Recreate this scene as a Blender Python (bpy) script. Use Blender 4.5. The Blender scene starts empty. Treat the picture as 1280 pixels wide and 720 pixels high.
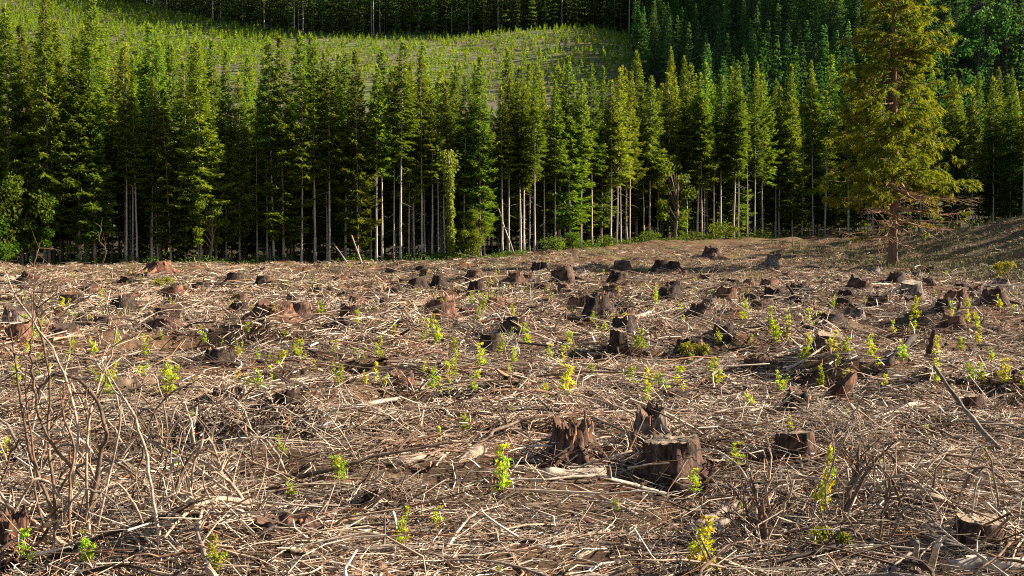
import bpy, math, random
import numpy as np
from mathutils import Vector

# ------------------------------------------------------------------ camera, sky, sun, exposure
SC = bpy.context.scene
C = SC.collection
F = 1400.0                     # focal length in photo pixels (1280 wide)
CAM_H = 2.33
PITCH = math.atan(60.0 / F)
cd = bpy.data.cameras.new('camera')
cam = bpy.data.objects.new('camera', cd)
C.objects.link(cam)
cd.sensor_width = 36.0
cd.lens = 36.0 * F / 1280.0
cd.clip_start = 0.1
cd.clip_end = 6000.0
cam.location = (0, 0, CAM_H)
cam.rotation_euler = (math.pi / 2 - PITCH, 0, 0)
SC.camera = cam

SUN_AZ = math.radians(78.0)    # from +Y towards +X
SUN_EL = math.radians(27.0)
world = bpy.data.worlds.new('World')
SC.world = world
world.use_nodes = True
wn = world.node_tree
bg = wn.nodes['Background']
sky = wn.nodes.new('ShaderNodeTexSky')
sky.sky_type = 'NISHITA'
sky.sun_disc = False
sky.sun_elevation = SUN_EL
sky.sun_rotation = SUN_AZ
wn.links.new(sky.outputs['Color'], bg.inputs['Color'])
bg.inputs['Strength'].default_value = 0.05

sd = bpy.data.lights.new('sun', 'SUN')
sun = bpy.data.objects.new('sun', sd)
C.objects.link(sun)
sd.energy = 5.0
sd.angle = math.radians(0.5)
sd.color = (1.0, 0.89, 0.73)
SDIR = Vector((math.sin(SUN_AZ) * math.cos(SUN_EL), math.cos(SUN_AZ) * math.cos(SUN_EL), math.sin(SUN_EL)))
sun.rotation_euler = (-SDIR).to_track_quat('-Z', 'Y').to_euler()
sun.location = (60, 20, 60)

SC.view_settings.view_transform = 'Standard'
SC.view_settings.look = 'None'
SC.view_settings.exposure = 1.85
SC.view_settings.gamma = 1.0
SC.view_settings.use_curve_mapping = False
SC.render.engine = 'CYCLES'
SC.cycles.max_bounces = 6
SC.cycles.diffuse_bounces = 3
SC.cycles.glossy_bounces = 2
SC.cycles.transmission_bounces = 4
SC.cycles.use_denoising = False
SC.cycles.filter_width = 1.1

R = np.random.default_rng(7)
rnd = random.Random(11)

# ------------------------------------------------------------------ noise and terrain
def _hash(ix, iy, s):
    n = (ix.astype(np.int64) * 374761393 + iy.astype(np.int64) * 668265263 + s * 974711) & 0x7fffffff
    n = ((n ^ (n >> 13)) * 1274126177) & 0x7fffffff
    n = (n ^ (n >> 16)) & 0xffff
    return n / 65535.0

def vn(x, y, s=0):
    x = np.asarray(x, float); y = np.asarray(y, float)
    ix = np.floor(x); iy = np.floor(y)
    fx = x - ix; fy = y - iy
    fx = fx * fx * (3 - 2 * fx); fy = fy * fy * (3 - 2 * fy)
    a = _hash(ix, iy, s); b = _hash(ix + 1, iy, s)
    c = _hash(ix, iy + 1, s); d = _hash(ix + 1, iy + 1, s)
    return (a * (1 - fx) + b * fx) * (1 - fy) + (c * (1 - fx) + d * fx) * fy

def ss(a, b, x):
    t = np.clip((np.asarray(x, float) - a) / (b - a), 0, 1)
    return t * t * (3 - 2 * t)

def softramp(x, w):
    return w * np.logaddexp(0, x / w)

def hbase(x, y):
    x = np.asarray(x, float); y = np.asarray(y, float)
    rise = 2.5 * ss(72, 142, y) * ss(-22, 26, x)
    bank = 3.0 * ss(30, 48, x - 0.06 * (y - 80)) * ss(52, 78, y) * (1 - ss(102, 135, y))
    hill = 0.33 * softramp(y - 192, 8.0)
    sx = softramp(x - 66, 8)
    spur = (0.6 * np.minimum(sx, 40) + 0.12 * np.clip(sx - 40, 0, 140)) * ss(235, 310, y)
    gully = -7 * np.exp(-((x - 60) / 18) ** 2) * ss(250, 350, y)
    roll = (4 + 6 * ss(470, 560, y)) * (vn(x / 90, y / 90, 5) - 0.5) * ss(240, 330, y)
    far = ss(240, 330, y)
    return rise + bank + hill + spur + gully + roll + far * 1.2 * (vn(x / 14, y / 14, 6) - 0.5)

def hum(x, y):
    k = 1 - ss(150, 200, y)
    a = 0.34 * (vn(x / 5.5, y / 5.5, 1) - 0.5) + 0.26 * (vn(x / 2.0, y / 2.0, 2) - 0.5) \
        + 0.11 * (vn(x / 0.75, y / 0.75, 3) - 0.5) + 0.05 * (vn(x / 0.3, y / 0.3, 4) - 0.5)
    m = 1.0 * np.clip(vn(x / 3.1 + 7, y / 2.3, 12) - 0.66, 0, 1) + 0.9 * np.clip(vn(x / 1.3, y / 1.1 + 4, 13) - 0.70, 0, 1)
    d = -1.9 * np.clip(vn(x / 2.6 + 3, y / 2.0, 14) - 0.72, 0, 1)
    return (a + (m + d) * ss(7, 13, y)) * k

def h(x, y):
    return hbase(x, y) + hum(x, y)

def hz(x, y):
    return float(h(np.array([x]), np.array([y]))[0])

_fw = np.array([0, math.cos(PITCH), -math.sin(PITCH)])
_up = np.array([0, math.sin(PITCH), math.cos(PITCH)])
def ray(px, py):
    return np.array([(px - 640) / F, 0, 0]) + _fw - (py - 360) / F * _up

_ts = np.geomspace(4, 260, 1500)
def ground_at(px, py):
    d = ray(px, py)
    p = np.array([0, 0, CAM_H]) + _ts[:, None] * d
    below = p[:, 2] < h(p[:, 0], p[:, 1])
    i = int(np.argmax(below)) if below.any() else len(_ts) - 1
    return float(p[i, 0]), float(p[i, 1])

def at_depth(px, py, Y):
    d = ray(px, py)
    t = Y / d[1]
    return (float(d[0] * t), Y, float(CAM_H + d[2] * t))

# ------------------------------------------------------------------ materials
def mat(name):
    m = bpy.data.materials.new(name)
    m.use_nodes = True
    n = m.node_tree
    return m, n, n.nodes['Principled BSDF']

def node(n, t, **kw):
    x = n.nodes.new(t)
    for k, v in kw.items():
        setattr(x, k, v)
    return x

def mixc(n, fac, a, b, mode='MIX'):
    x = n.nodes.new('ShaderNodeMix'); x.data_type = 'RGBA'; x.blend_type = mode
    for sock, v in ((x.inputs[0], fac), (x.inputs[6], a), (x.inputs[7], b)):
        if hasattr(v, 'is_output'):
            n.links.new(v, sock)
        elif isinstance(v, (int, float)):
            sock.default_value = v
        else:
            sock.default_value = (*v, 1)
    return x.outputs[2]

def noise(n, scale, detail=4, vec=None, rough=0.6):
    x = n.nodes.new('ShaderNodeTexNoise')
    x.inputs['Scale'].default_value = scale
    x.inputs['Detail'].default_value = detail
    x.inputs['Roughness'].default_value = rough
    if vec is not None:
        n.links.new(vec, x.inputs['Vector'])
    return x.outputs['Fac']

def ramp(n, fac, stops):
    x = n.nodes.new('ShaderNodeValToRGB')
    e = x.color_ramp.elements
    while len(e) < len(stops):
        e.new(0.5)
    for i, (p, c) in enumerate(stops):
        e[i].position = p; e[i].color = (*c, 1)
    n.links.new(fac, x.inputs['Fac'])
    return x.outputs['Color']

def coords(n, which='Object', scale=None):
    tc = n.nodes.new('ShaderNodeTexCoord')
    o = tc.outputs[which]
    if scale:
        mp = n.nodes.new('ShaderNodeMapping')
        mp.inputs['Scale'].default_value = scale
        n.links.new(o, mp.inputs['Vector'])
        o = mp.outputs['Vector']
    return o

def bump(n, fac, strength, dist, bsdf):
    b = n.nodes.new('ShaderNodeBump')
    b.inputs['Strength'].default_value = strength
    b.inputs['Distance'].default_value = dist
    n.links.new(fac, b.inputs['Height'])
    n.links.new(b.outputs['Normal'], bsdf.inputs['Normal'])

def leaf_mat(name, tint=(1, 1, 1), trans=0.4, var=0.35, warm=(1.35, 1.1, 0.6)):
    m, n, b = mat(name)
    at = node(n, 'ShaderNodeAttribute', attribute_name='col')
    oi = node(n, 'ShaderNodeObjectInfo')
    mr = node(n, 'ShaderNodeMapRange')
    n.links.new(oi.outputs['Random'], mr.inputs[0])
    mr.inputs[3].default_value = 1 - var; mr.inputs[4].default_value = 1 + var
    hsv = node(n, 'ShaderNodeHueSaturation')
    mh = node(n, 'ShaderNodeMapRange')
    ml = node(n, 'ShaderNodeMath', operation='FRACT')
    mm = node(n, 'ShaderNodeMath', operation='MULTIPLY')
    n.links.new(oi.outputs['Random'], mm.inputs[0]); mm.inputs[1].default_value = 7.31
    n.links.new(mm.outputs[0], ml.inputs[0])
    n.links.new(ml.outputs[0], mh.inputs[0])
    mh.inputs[3].default_value = 0.475; mh.inputs[4].default_value = 0.525
    n.links.new(mh.outputs[0], hsv.inputs['Hue'])
    n.links.new(mr.outputs[0], hsv.inputs['Value'])
    c0 = mixc(n, 1.0, at.outputs['Color'], tint, 'MULTIPLY')
    n.links.new(c0, hsv.inputs['Color'])
    col = hsv.outputs['Color']
    n.links.new(col, b.inputs['Base Color'])
    b.inputs['Roughness'].default_value = 0.55
    b.inputs['Specular IOR Level'].default_value = 0.08
    tr = node(n, 'ShaderNodeBsdfTranslucent')
    n.links.new(mixc(n, 1.0, col, warm, 'MULTIPLY'), tr.inputs['Color'])
    mx = node(n, 'ShaderNodeMixShader')
    mx.inputs[0].default_value = trans
    n.links.new(b.outputs[0], mx.inputs[1]); n.links.new(tr.outputs[0], mx.inputs[2])
    n.links.new(mx.outputs[0], n.nodes['Material Output'].inputs['Surface'])
    return m

def wood_mat(name, lo, hi, scale=(6, 6, 1.2), bumps=0.6, rough=0.85, usecol=False, dist=0.02, con=(0.55, 1.25)):
    m, n, b = mat(name)
    v = coords(n, 'Object', scale)
    f1 = noise(n, 3.0, 6, v, 0.7)
    col = ramp(n, f1, [(0.3, lo), (0.7, hi)])
    if usecol:
        at = node(n, 'ShaderNodeAttribute', attribute_name='col')
        col = mixc(n, 1.0, at.outputs['Color'], ramp(n, f1, [(0.34, (con[0],) * 3), (0.66, (con[1], con[1] * 0.98, con[1] * 0.95))]), 'MULTIPLY')
    n.links.new(col, b.inputs['Base Color'])
    b.inputs['Roughness'].default_value = rough
    b.inputs['Specular IOR Level'].default_value = 0.15
    bump(n, f1, bumps, dist, b)
    return m

M = {}
M['needle'] = leaf_mat('conifer_needles', trans=0.48, warm=(1.35, 1.15, 0.5))
M['needle_far'] = leaf_mat('hillside_needles', trans=0.4)
M['gold'] = leaf_mat('golden_needles', trans=0.45, var=0.02, warm=(1.2, 1.1, 0.4))
M['leaf'] = leaf_mat('broad_leaves', trans=0.5, var=0.25)
M['sapling'] = leaf_mat('sapling_leaves', trans=0.5, var=0.2, warm=(1.25, 1.1, 0.4))
M['trunk'] = wood_mat('pale_bark', (0.16, 0.125, 0.10), (0.42, 0.35, 0.29), (2, 2, 0.5), 0.5, usecol=True)
M['bark'] = wood_mat('stump_bark', (0.03, 0.018, 0.012), (0.16, 0.085, 0.05), (7, 7, 1.6), 1.0, usecol=True, dist=0.05, con=(0.12, 1.9))
M['cut'] = wood_mat('cut_wood', (0.20, 0.15, 0.10), (0.5, 0.40, 0.29), (6, 6, 6), 0.7, usecol=True, con=(0.35, 1.4))
M['wood'] = wood_mat('dead_wood', (0.2, 0.15, 0.10), (0.5, 0.4, 0.3), (6, 6, 6), 0.6, usecol=True, con=(0.35, 1.35))
M['gbark'] = wood_mat('reddish_bark', (0.07, 0.035, 0.02), (0.26, 0.13, 0.07), (3, 3, 0.6), 0.8, usecol=True)

def litter_mat():
    m, n, b = mat('dry_litter')
    at = node(n, 'ShaderNodeAttribute', attribute_name='col')
    n.links.new(at.outputs['Color'], b.inputs['Base Color'])
    b.inputs['Roughness'].default_value = 0.8
    b.inputs['Specular IOR Level'].default_value = 0.2
    return m
M['litter'] = litter_mat()

def ground_mat():
    m, n, b = mat('slash_ground')
    geo = node(n, 'ShaderNodeNewGeometry')
    P = geo.outputs['Position']
    f = noise(n, 9.0, 8, P, 0.75)
    g = noise(n, 0.55, 4, P, 0.6)
    fine = noise(n, 45.0, 4, P, 0.7)
    mp = node(n, 'ShaderNodeMapping'); mp.inputs['Scale'].default_value = (4, 22, 8); mp.inputs['Rotation'].default_value = (0, 0, 0.5)
    n.links.new(P, mp.inputs['Vector'])
    st = noise(n, 2.0, 6, mp.outputs['Vector'], 0.75)
    c1 = ramp(n, f, [(0.3, (0.045, 0.026, 0.016)), (0.5, (0.16, 0.10, 0.065)), (0.72, (0.36, 0.27, 0.19))])
    c2 = ramp(n, st, [(0.35, (0.07, 0.04, 0.024)), (0.62, (0.34, 0.25, 0.175))])
    c = mixc(n, 0.5, c1, c2)
    red = ramp(n, g, [(0.52, (1, 1, 1)), (0.68, (1.1, 0.68, 0.45))])
    c = mixc(n, 1.0, c, red, 'MULTIPLY')
    mid = noise(n, 1.3, 6, P, 0.7)
    c = mixc(n, 1.0, c, ramp(n, mid, [(0.36, (0.34, 0.32, 0.30)), (0.5, (0.9, 0.88, 0.86)), (0.64, (1.35, 1.3, 1.22))]), 'MULTIPLY')
    grn = noise(n, 0.35, 5, P, 0.65)
    sx_ = node(n, 'ShaderNodeSeparateXYZ'); n.links.new(P, sx_.inputs[0])
    fy = node(n, 'ShaderNodeMapRange'); n.links.new(sx_.outputs['Y'], fy.inputs[0])
    fy.inputs[1].default_value = 35; fy.inputs[2].default_value = 90; fy.inputs[4].default_value = 0.55
    gm = node(n, 'ShaderNodeMath', operation='MULTIPLY')
    n.links.new(fy.outputs[0], gm.inputs[0]); n.links.new(ramp(n, grn, [(0.5, (0, 0, 0)), (0.6, (1, 1, 1))]), gm.inputs[1])
    c = mixc(n, 1.0, c, (0.72, 0.65, 0.57), 'MULTIPLY')
    c = mixc(n, gm.outputs[0], c, (0.11, 0.12, 0.03))
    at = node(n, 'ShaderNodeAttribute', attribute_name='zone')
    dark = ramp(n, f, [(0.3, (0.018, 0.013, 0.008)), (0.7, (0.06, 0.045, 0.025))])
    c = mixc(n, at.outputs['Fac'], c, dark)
    n.links.new(c, b.inputs['Base Color'])
    b.inputs['Roughness'].default_value = 0.95
    b.inputs['Specular IOR Level'].default_value = 0.1
    s = node(n, 'ShaderNodeMath', operation='ADD')
    n.links.new(st, s.inputs[0]); n.links.new(fine, s.inputs[1])
    bump(n, s.outputs[0], 0.9, 0.06, b)
    return m
M['ground'] = ground_mat()

def hill_mat():
    m, n, b = mat('hillside_soil')
    geo = node(n, 'ShaderNodeNewGeometry')
    P = geo.outputs['Position']
    f = noise(n, 0.35, 8, P, 0.7)
    g = noise(n, 0.06, 4, P, 0.6)
    c1 = ramp(n, f, [(0.35, (0.05, 0.032, 0.016)), (0.55, (0.12, 0.08, 0.042)), (0.7, (0.22, 0.145, 0.08))])
    c2 = ramp(n, f, [(0.35, (0.04, 0.06, 0.012)), (0.65, (0.12, 0.15, 0.025))])
    k = ramp(n, g, [(0.42, (0, 0, 0)), (0.6, (1, 1, 1))])
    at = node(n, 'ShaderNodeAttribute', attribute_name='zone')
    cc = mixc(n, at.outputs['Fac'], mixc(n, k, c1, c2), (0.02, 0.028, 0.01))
    n.links.new(cc, b.inputs['Base Color'])
    b.inputs['Roughness'].default_value = 0.95
    bump(n, f, 0.5, 0.3, b)
    return m
M['hill'] = hill_mat()

# ------------------------------------------------------------------ mesh helpers
class MB:
    """collects vertices, quads, triangles and a colour per vertex"""
    def __init__(self):
        self.v = []; self.c = []; self.q = []; self.t = []; self.n = 0
    def add(self, v, q=None, t=None, c=(1, 1, 1)):
        v = np.asarray(v, float).reshape(-1, 3)
        c = np.asarray(c, float)
        if c.ndim == 1:
            c = np.tile(c, (len(v), 1))
        self.v.append(v); self.c.append(c)
        if q is not None and len(q): self.q.append(np.asarray(q, np.int64).reshape(-1, 4) + self.n)
        if t is not None and len(t): self.t.append(np.asarray(t, np.int64).reshape(-1, 3) + self.n)
        self.n += len(v)
    def merge(self, o, M4=None):
        for v, c in zip(o.v, o.c):
            self.v.append(v); self.c.append(c)
        for q in o.q: self.q.append(q + self.n)
        for t in o.t: self.t.append(t + self.n)
        self.n += o.n
    def arrays(self):
        v = np.concatenate(self.v); c = np.concatenate(self.c)
        q = np.concatenate(self.q) if self.q else np.zeros((0, 4), np.int64)
        t = np.concatenate(self.t) if self.t else np.zeros((0, 3), np.int64)
        return v, c, q, t
    def mesh(self, name, material, smooth=False):
        v, c, q, t = self.arrays()
        return mesh_np(name, v, q, t, c, material, smooth)

def mesh_np(name, v, q, t, c, material, smooth=False):
    me = bpy.data.meshes.new(name)
    me.vertices.add(len(v)); me.vertices.foreach_set('co', np.ascontiguousarray(v, np.float32).ravel())
    nl = len(q) * 4 + len(t) * 3
    me.loops.add(nl)
    me.loops.foreach_set('vertex_index', np.concatenate([q.ravel(), t.ravel()]).astype(np.int32))
    me.polygons.add(len(q) + len(t))
    st = np.concatenate([np.arange(len(q)) * 4, len(q) * 4 + np.arange(len(t)) * 3]).astype(np.int32)
    me.polygons.foreach_set('loop_start', st)
    if smooth:
        me.polygons.foreach_set('use_smooth', np.ones(len(st), bool))
    me.update(calc_edges=True)
    if c is not None:
        a = me.color_attributes.new('col', 'FLOAT_COLOR', 'POINT')
        a.data.foreach_set('color', np.c_[c, np.ones(len(c))].astype(np.float32).ravel())
    me.materials.append(material)
    return me

def link(name, me, parent=None):
    o = bpy.data.objects.new(name, me)
    C.objects.link(o)
    if parent is not None:
        o.parent = parent
    return o

def empty(name, loc, rz=0.0, s=1.0):
    o = bpy.data.objects.new(name, None)
    C.objects.link(o)
    o.empty_display_size = 0.2
    o.location = loc; o.rotation_euler = (0, 0, rz); o.scale = (s, s, s)
    return o

def tag(o, label, cat, group=None):
    o['label'] = label; o['category'] = cat
    if group: o['group'] = group
    return o

def unit(a):
    return a / np.maximum(np.linalg.norm(a, axis=-1, keepdims=True), 1e-9)

def tube(mb, pts, rad, sides=6, col=(1, 1, 1), cap=True, rough=0.0, rg=None):
    pts = np.asarray(pts, float); n = len(pts)
    rad = np.asarray(rad, float) * np.ones(n)
    tg = unit(np.gradient(pts, axis=0))
    ref = np.array([0, 0, 1.0]) if abs(tg[:, 2].mean()) < 0.8 else np.array([1.0, 0, 0])
    s = unit(np.cross(tg, ref)); u = np.cross(s, tg)
    a = np.linspace(0, 2 * math.pi, sides, endpoint=False)
    rr = rad[:, None] * np.ones((n, sides))
    if rough and rg is not None:
        rr = rr * (1 + rough * (rg.random((n, sides)) - 0.5) + rough * (rg.random((1, sides)) - 0.5))
    ring = pts[:, None] + rr[..., None] * (np.cos(a)[None, :, None] * s[:, None] + np.sin(a)[None, :, None] * u[:, None])
    v = ring.reshape(-1, 3)
    i = np.arange(n - 1)[:, None] * sides; j = np.arange(sides)[None]
    j2 = (j + 1) % sides
    q = np.stack([i + j, i + j2, i + sides + j2, i + sides + j], -1).reshape(-1, 4)
    c = np.asarray(col, float)
    if c.ndim == 2 and len(c) == n:
        c = np.repeat(c, sides, 0)
    t = None
    if cap:
        v = np.concatenate([v, pts[:1], pts[-1:]])
        if c.ndim == 2: c = np.concatenate([c, c[:1], c[-1:]])
        k = n * sides
        jj = np.arange(sides); jn = (jj + 1) % sides
        t = np.concatenate([np.stack([jn, jj, np.full(sides, k)], -1),
                            np.stack([(n - 1) * sides + jj, (n - 1) * sides + jn, np.full(sides, k + 1)], -1)])
    mb.add(v, q, t, c)

def blades(mb, P, D, L, W, col, rg, droop=0.12, upv=None):
    """narrow leaf-like quads: base P, direction D, length L, width W"""
    N = len(P)
    if N == 0: return
    D = unit(D)
    ref = rg.normal(size=(N, 3)) * 0.55
    ref[:, 2] += 1.0
    if upv is not None: ref = upv
    S = unit(np.cross(D, ref))
    L = np.asarray(L).reshape(-1, 1) * np.ones((N, 1)); W = np.asarray(W).reshape(-1, 1) * np.ones((N, 1))
    mid = P + D * L * 0.45
    tip = P + D * L
    tip[:, 2] -= (droop * L)[:, 0]
    v = np.stack([P, mid + S * W / 2, tip, mid - S * W / 2], 1).reshape(-1, 3)
    q = np.arange(N * 4).reshape(-1, 4)
    mb.add(v, q, None, np.repeat(col, 4, 0))

def jit(base, N, rg, amt=0.3, hue=0.1):
    b = np.asarray(base, float)
    k = 1 + amt * (rg.random((N, 1)) * 2 - 1)
    return np.clip(b[None] * k * (1 + hue * (rg.random((N, 3)) * 2 - 1)), 0, 1)

# ------------------------------------------------------------------ the ground
def axis(lo, hi, fine, grow, c=0.0):
    pos = [c]
    while pos[-1] < hi:
        pos.append(pos[-1] + max(fine, grow * abs(pos[-1] - c)))
    neg = [c]
    while neg[-1] > lo:
        neg.append(neg[-1] - max(fine, grow * abs(neg[-1] - c)))
    return np.array(sorted(set(neg[1:] + pos)))

def sheet(name, xs, ys, material, zone=None, dz=0.0):
    X, Y = np.meshgrid(xs, ys)
    Z = h(X, Y) + dz
    v = np.stack([X, Y, Z], -1).reshape(-1, 3)
    nx, ny = len(xs), len(ys)
    i = np.arange(ny - 1)[:, None] * nx; j = np.arange(nx - 1)[None]
    q = np.stack([i + j, i + j + 1, i + nx + j + 1, i + nx + j], -1).reshape(-1, 4)
    me = mesh_np(name, v, q, np.zeros((0, 3), np.int64), None, material, True)
    if zone is not None:
        a = me.attributes.new('zone', 'FLOAT', 'POINT')
        a.data.foreach_set('value', zone(X, Y).astype(np.float32).ravel())
    o = link(name, me)
    o['kind'] = 'structure'
    return o

def edge_y(x):
    """where the standing forest begins"""
    return 100 + 13 * np.clip((np.asarray(x) + 50) / 50, -0.6, 1) + 22 * ss(-4, 24, x) + 14 * ss(22, 44, x) - 34 * ss(58, 82, x)

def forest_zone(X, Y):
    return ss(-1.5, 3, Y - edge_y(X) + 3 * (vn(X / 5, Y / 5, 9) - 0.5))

ys = []
y = 4.0
while y < 200:
    ys.append(y); y += max(0.09, 0.011 * y)
ys = np.array([-500, -200, -80, -40, -20, -10, -4, 0, 2] + ys + [204.0])
xs = axis(-900, 900, 0.13, 0.016)
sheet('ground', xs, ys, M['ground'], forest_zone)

# ------------------------------------------------------------------ conifers
GREEN = (0.105, 0.17, 0.016)
def conifer(seed, H, cb, Rm, step=0.38, spray=0.165, bw=0.135, green=GREEN, tip=(0.22, 0.26, 0.02), tr=0.0066,
            tcol=(0.33, 0.27, 0.22), dead=0.5, nb=5, top=0.0, prof=0.75, limbs=True, sides=8, droopk=1.0):
    rg = np.random.default_rng(seed)
    tb, fb = MB(), MB()
    n = 12
    z = np.linspace(-0.3, H, n)
    bend = np.cumsum(rg.normal(size=(n, 2)) * 0.025 * H / 20, axis=0); bend[0] = 0
    tp = np.c_[bend, z]
    rad = tr * H * (1 - np.clip(z / H, 0, 1) * 0.93) * (1 + 0.5 * np.exp(-np.clip(z, 0, 9) / 0.4))
    tube(tb, tp, rad, sides, np.asarray(tcol) * (0.85 + 0.3 * rg.random((n, 1))), True, 0.15, rg)
    axis_at = lambda zz: np.array([np.interp(zz, z, tp[:, 0]), np.interp(zz, z, tp[:, 1]), zz])
    # bare dead limbs below the crown
    zz = max(1.5, cb * H * 0.35)
    while dead > 0 and zz < cb * H + 1.5:
        if rg.random() < dead:
            a = rg.random() * 6.283; L = Rm * (0.25 + 0.5 * rg.random())
            p = axis_at(zz)
            d = np.array([math.cos(a), math.sin(a), -0.15 - 0.25 * rg.random()])
            tube(tb, [p, p + d * L * 0.5, p + d * L + np.array([0, 0, -0.05 * L])], [0.028, 0.018, 0.006], 3, np.asarray(tcol) * 0.45, False)
        zz += 0.3 + 0.5 * rg.random()
    zz = cb * H
    while zz < H - 0.15:
        t = (zz - cb * H) / (H * (1 - cb))
        pr = (1 - t) ** prof * min(1.0, 0.55 + t * 3.2)
        k = max(3, int(round(nb * (0.75 + 0.5 * rg.random()))))
        a0 = rg.random() * 6.283
        for b in range(k):
            if rg.random() < 0.1: continue
            a = a0 + b * 6.283 / k + rg.normal() * 0.3
            L = max(0.25, Rm * pr * (0.5 + 0.75 * rg.random()))
            el = (-0.22 + 0.95 * t ** 1.5) * droopk + rg.normal() * 0.1
            p = axis_at(zz + rg.normal() * 0.12)
            dh = np.array([math.cos(a), math.sin(a), 0.0])
            s = np.linspace(0, 1, 5)
            pts = p + np.outer(s * L * math.cos(el), dh)
            pts[:, 2] += s * L * math.sin(el) + 0.10 * L * (s ** 2.2) - 0.05 * L * np.sin(s * 3.1)
            if limbs:
                tube(tb, pts[[0, 2, 4]], [0.012 + 0.011 * L, 0.008 + 0.006 * L, 0.004], 3, np.asarray(tcol) * 0.5, False)
            ns = max(3, int(L / spray))
            sp = np.clip(np.linspace(0.16, 1, ns) + rg.normal(size=ns) * 0.02, 0.05, 1)
            side = np.array([-dh[1], dh[0], 0])
            for sg in (-1, 1, 0):
                Q = np.stack([np.interp(sp, s, pts[:, i]) for i in range(3)], 1)
                ll = np.clip((1.05 - sp) * L * 0.52 + 0.22, 0.2, 0.95) * (0.7 + 0.6 * rg.random(ns))
                if sg == 0:
                    D = dh[None] * 0.8 + rg.normal(size=(ns, 3)) * 0.35 + np.array([0, 0, 0.1 + 0.25 * t]); ll = ll * 0.75
                else:
                    D = dh[None] * (0.55 + 0.3 * rg.random((ns, 1))) + sg * side[None] * (0.8 + 0.3 * rg.random((ns, 1))) + rg.normal(size=(ns, 3)) * 0.16
                    D[:, 2] -= 0.12 * droopk
                g = jit(green, ns, rg, 0.3, 0.08)
                w = (sp[:, None] ** 2) * rg.random((ns, 1))
                cc = g * (1 - w) + np.asarray(tip)[None] * w
                blades(fb, Q, D, ll, bw * (0.75 + 0.6 * rg.random(ns)), cc, rg, 0.14 * droopk)
                # second-order twigs on the long side sprays
                if sg != 0:
                    Dn = unit(D)
                    for f_ in (0.35, 0.65):
                        m = ll > 0.4
                        if m.any():
                            Q2 = Q[m] + Dn[m] * (ll[m] * f_)[:, None]
                            D2 = Dn[m] + dh[None] * 0.9 + rg.normal(size=(m.sum(), 3)) * 0.3
                            blades(fb, Q2, D2, ll[m] * 0.55, bw * 0.85, cc[m], rg, 0.1)
        zz += step * (0.7 + 0.6 * rg.random()) * (0.8 + 0.35 * (1 - t))
    # leader
    P = np.tile(axis_at(H - 0.4), (8, 1)); D = rg.normal(size=(8, 3)) * 0.35; D[:, 2] = 1
    blades(fb, P, D, 0.6, bw * 0.6, jit(tip, 8, rg), rg, 0)
    return tb, fb

SPECIES = []   # (trunk mesh, crown mesh, look phrase)
defs = [
    (1, 20.5, 0.42, 2.5, 'slim conifer with long bare pale trunk'),
    (2, 22.0, 0.48, 2.3, 'tall conifer with high narrow crown'),
    (3, 19.0, 0.36, 2.7, 'bushy crowned conifer with pale trunk'),
    (4, 21.5, 0.12, 3.1, 'full drooping conifer with low branches'),
    (5, 18.0, 0.10, 2.8, 'cone shaped conifer leafy to the ground'),
    (6, 23.0, 0.16, 3.3, 'broad shaggy deep green conifer'),
    (7, 20.0, 0.52, 2.1, 'thin pole conifer with small tufted crown'),
    (8, 17.0, 0.46, 1.9, 'short skinny conifer with sparse crown'),
]
for sd_, H_, cb_, R_, ph in defs:
    tb, fb = conifer(sd_, H_, cb_, R_, dead=0.55 if cb_ > 0.3 else 0.2, tcol=(0.46, 0.39, 0.32) if cb_ > 0.3 else (0.3, 0.24, 0.19))
    SPECIES.append((tb.mesh('conifer_trunk', M['trunk'], True), fb.mesh('conifer_crown', M['needle']), ph, H_))

tb, fb = conifer(9, 17.0, 0.93, 1.6, dead=0.95, tcol=(0.42, 0.36, 0.31))
SPECIES.append((tb.mesh('dead_conifer_trunk', M['trunk'], True), fb.mesh('dead_conifer_tuft', M['needle']), 'dead conifer pole with bare broken limbs', 17.0))

def place_tree(name, sp, x, y, s, label, cat, group, z=None, sz=1.0, rz=None, lean=0.0):
    r = empty(name, (x, y, (hz(x, y) if z is None else z) - 0.05), rnd.random() * 6.283 if rz is None else rz, s)
    wk = rnd.uniform(0.66, 1.02)
    r.scale = (s * wk, s * wk, s * sz)
    if lean:
        r.rotation_euler[0] = rnd.gauss(0, lean); r.rotation_euler[1] = rnd.gauss(0, lean)
    link('trunk', SPECIES[sp][0], r)
    link('crown', SPECIES[sp][1], r)
    tag(r, label, cat, group)
    return r

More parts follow.
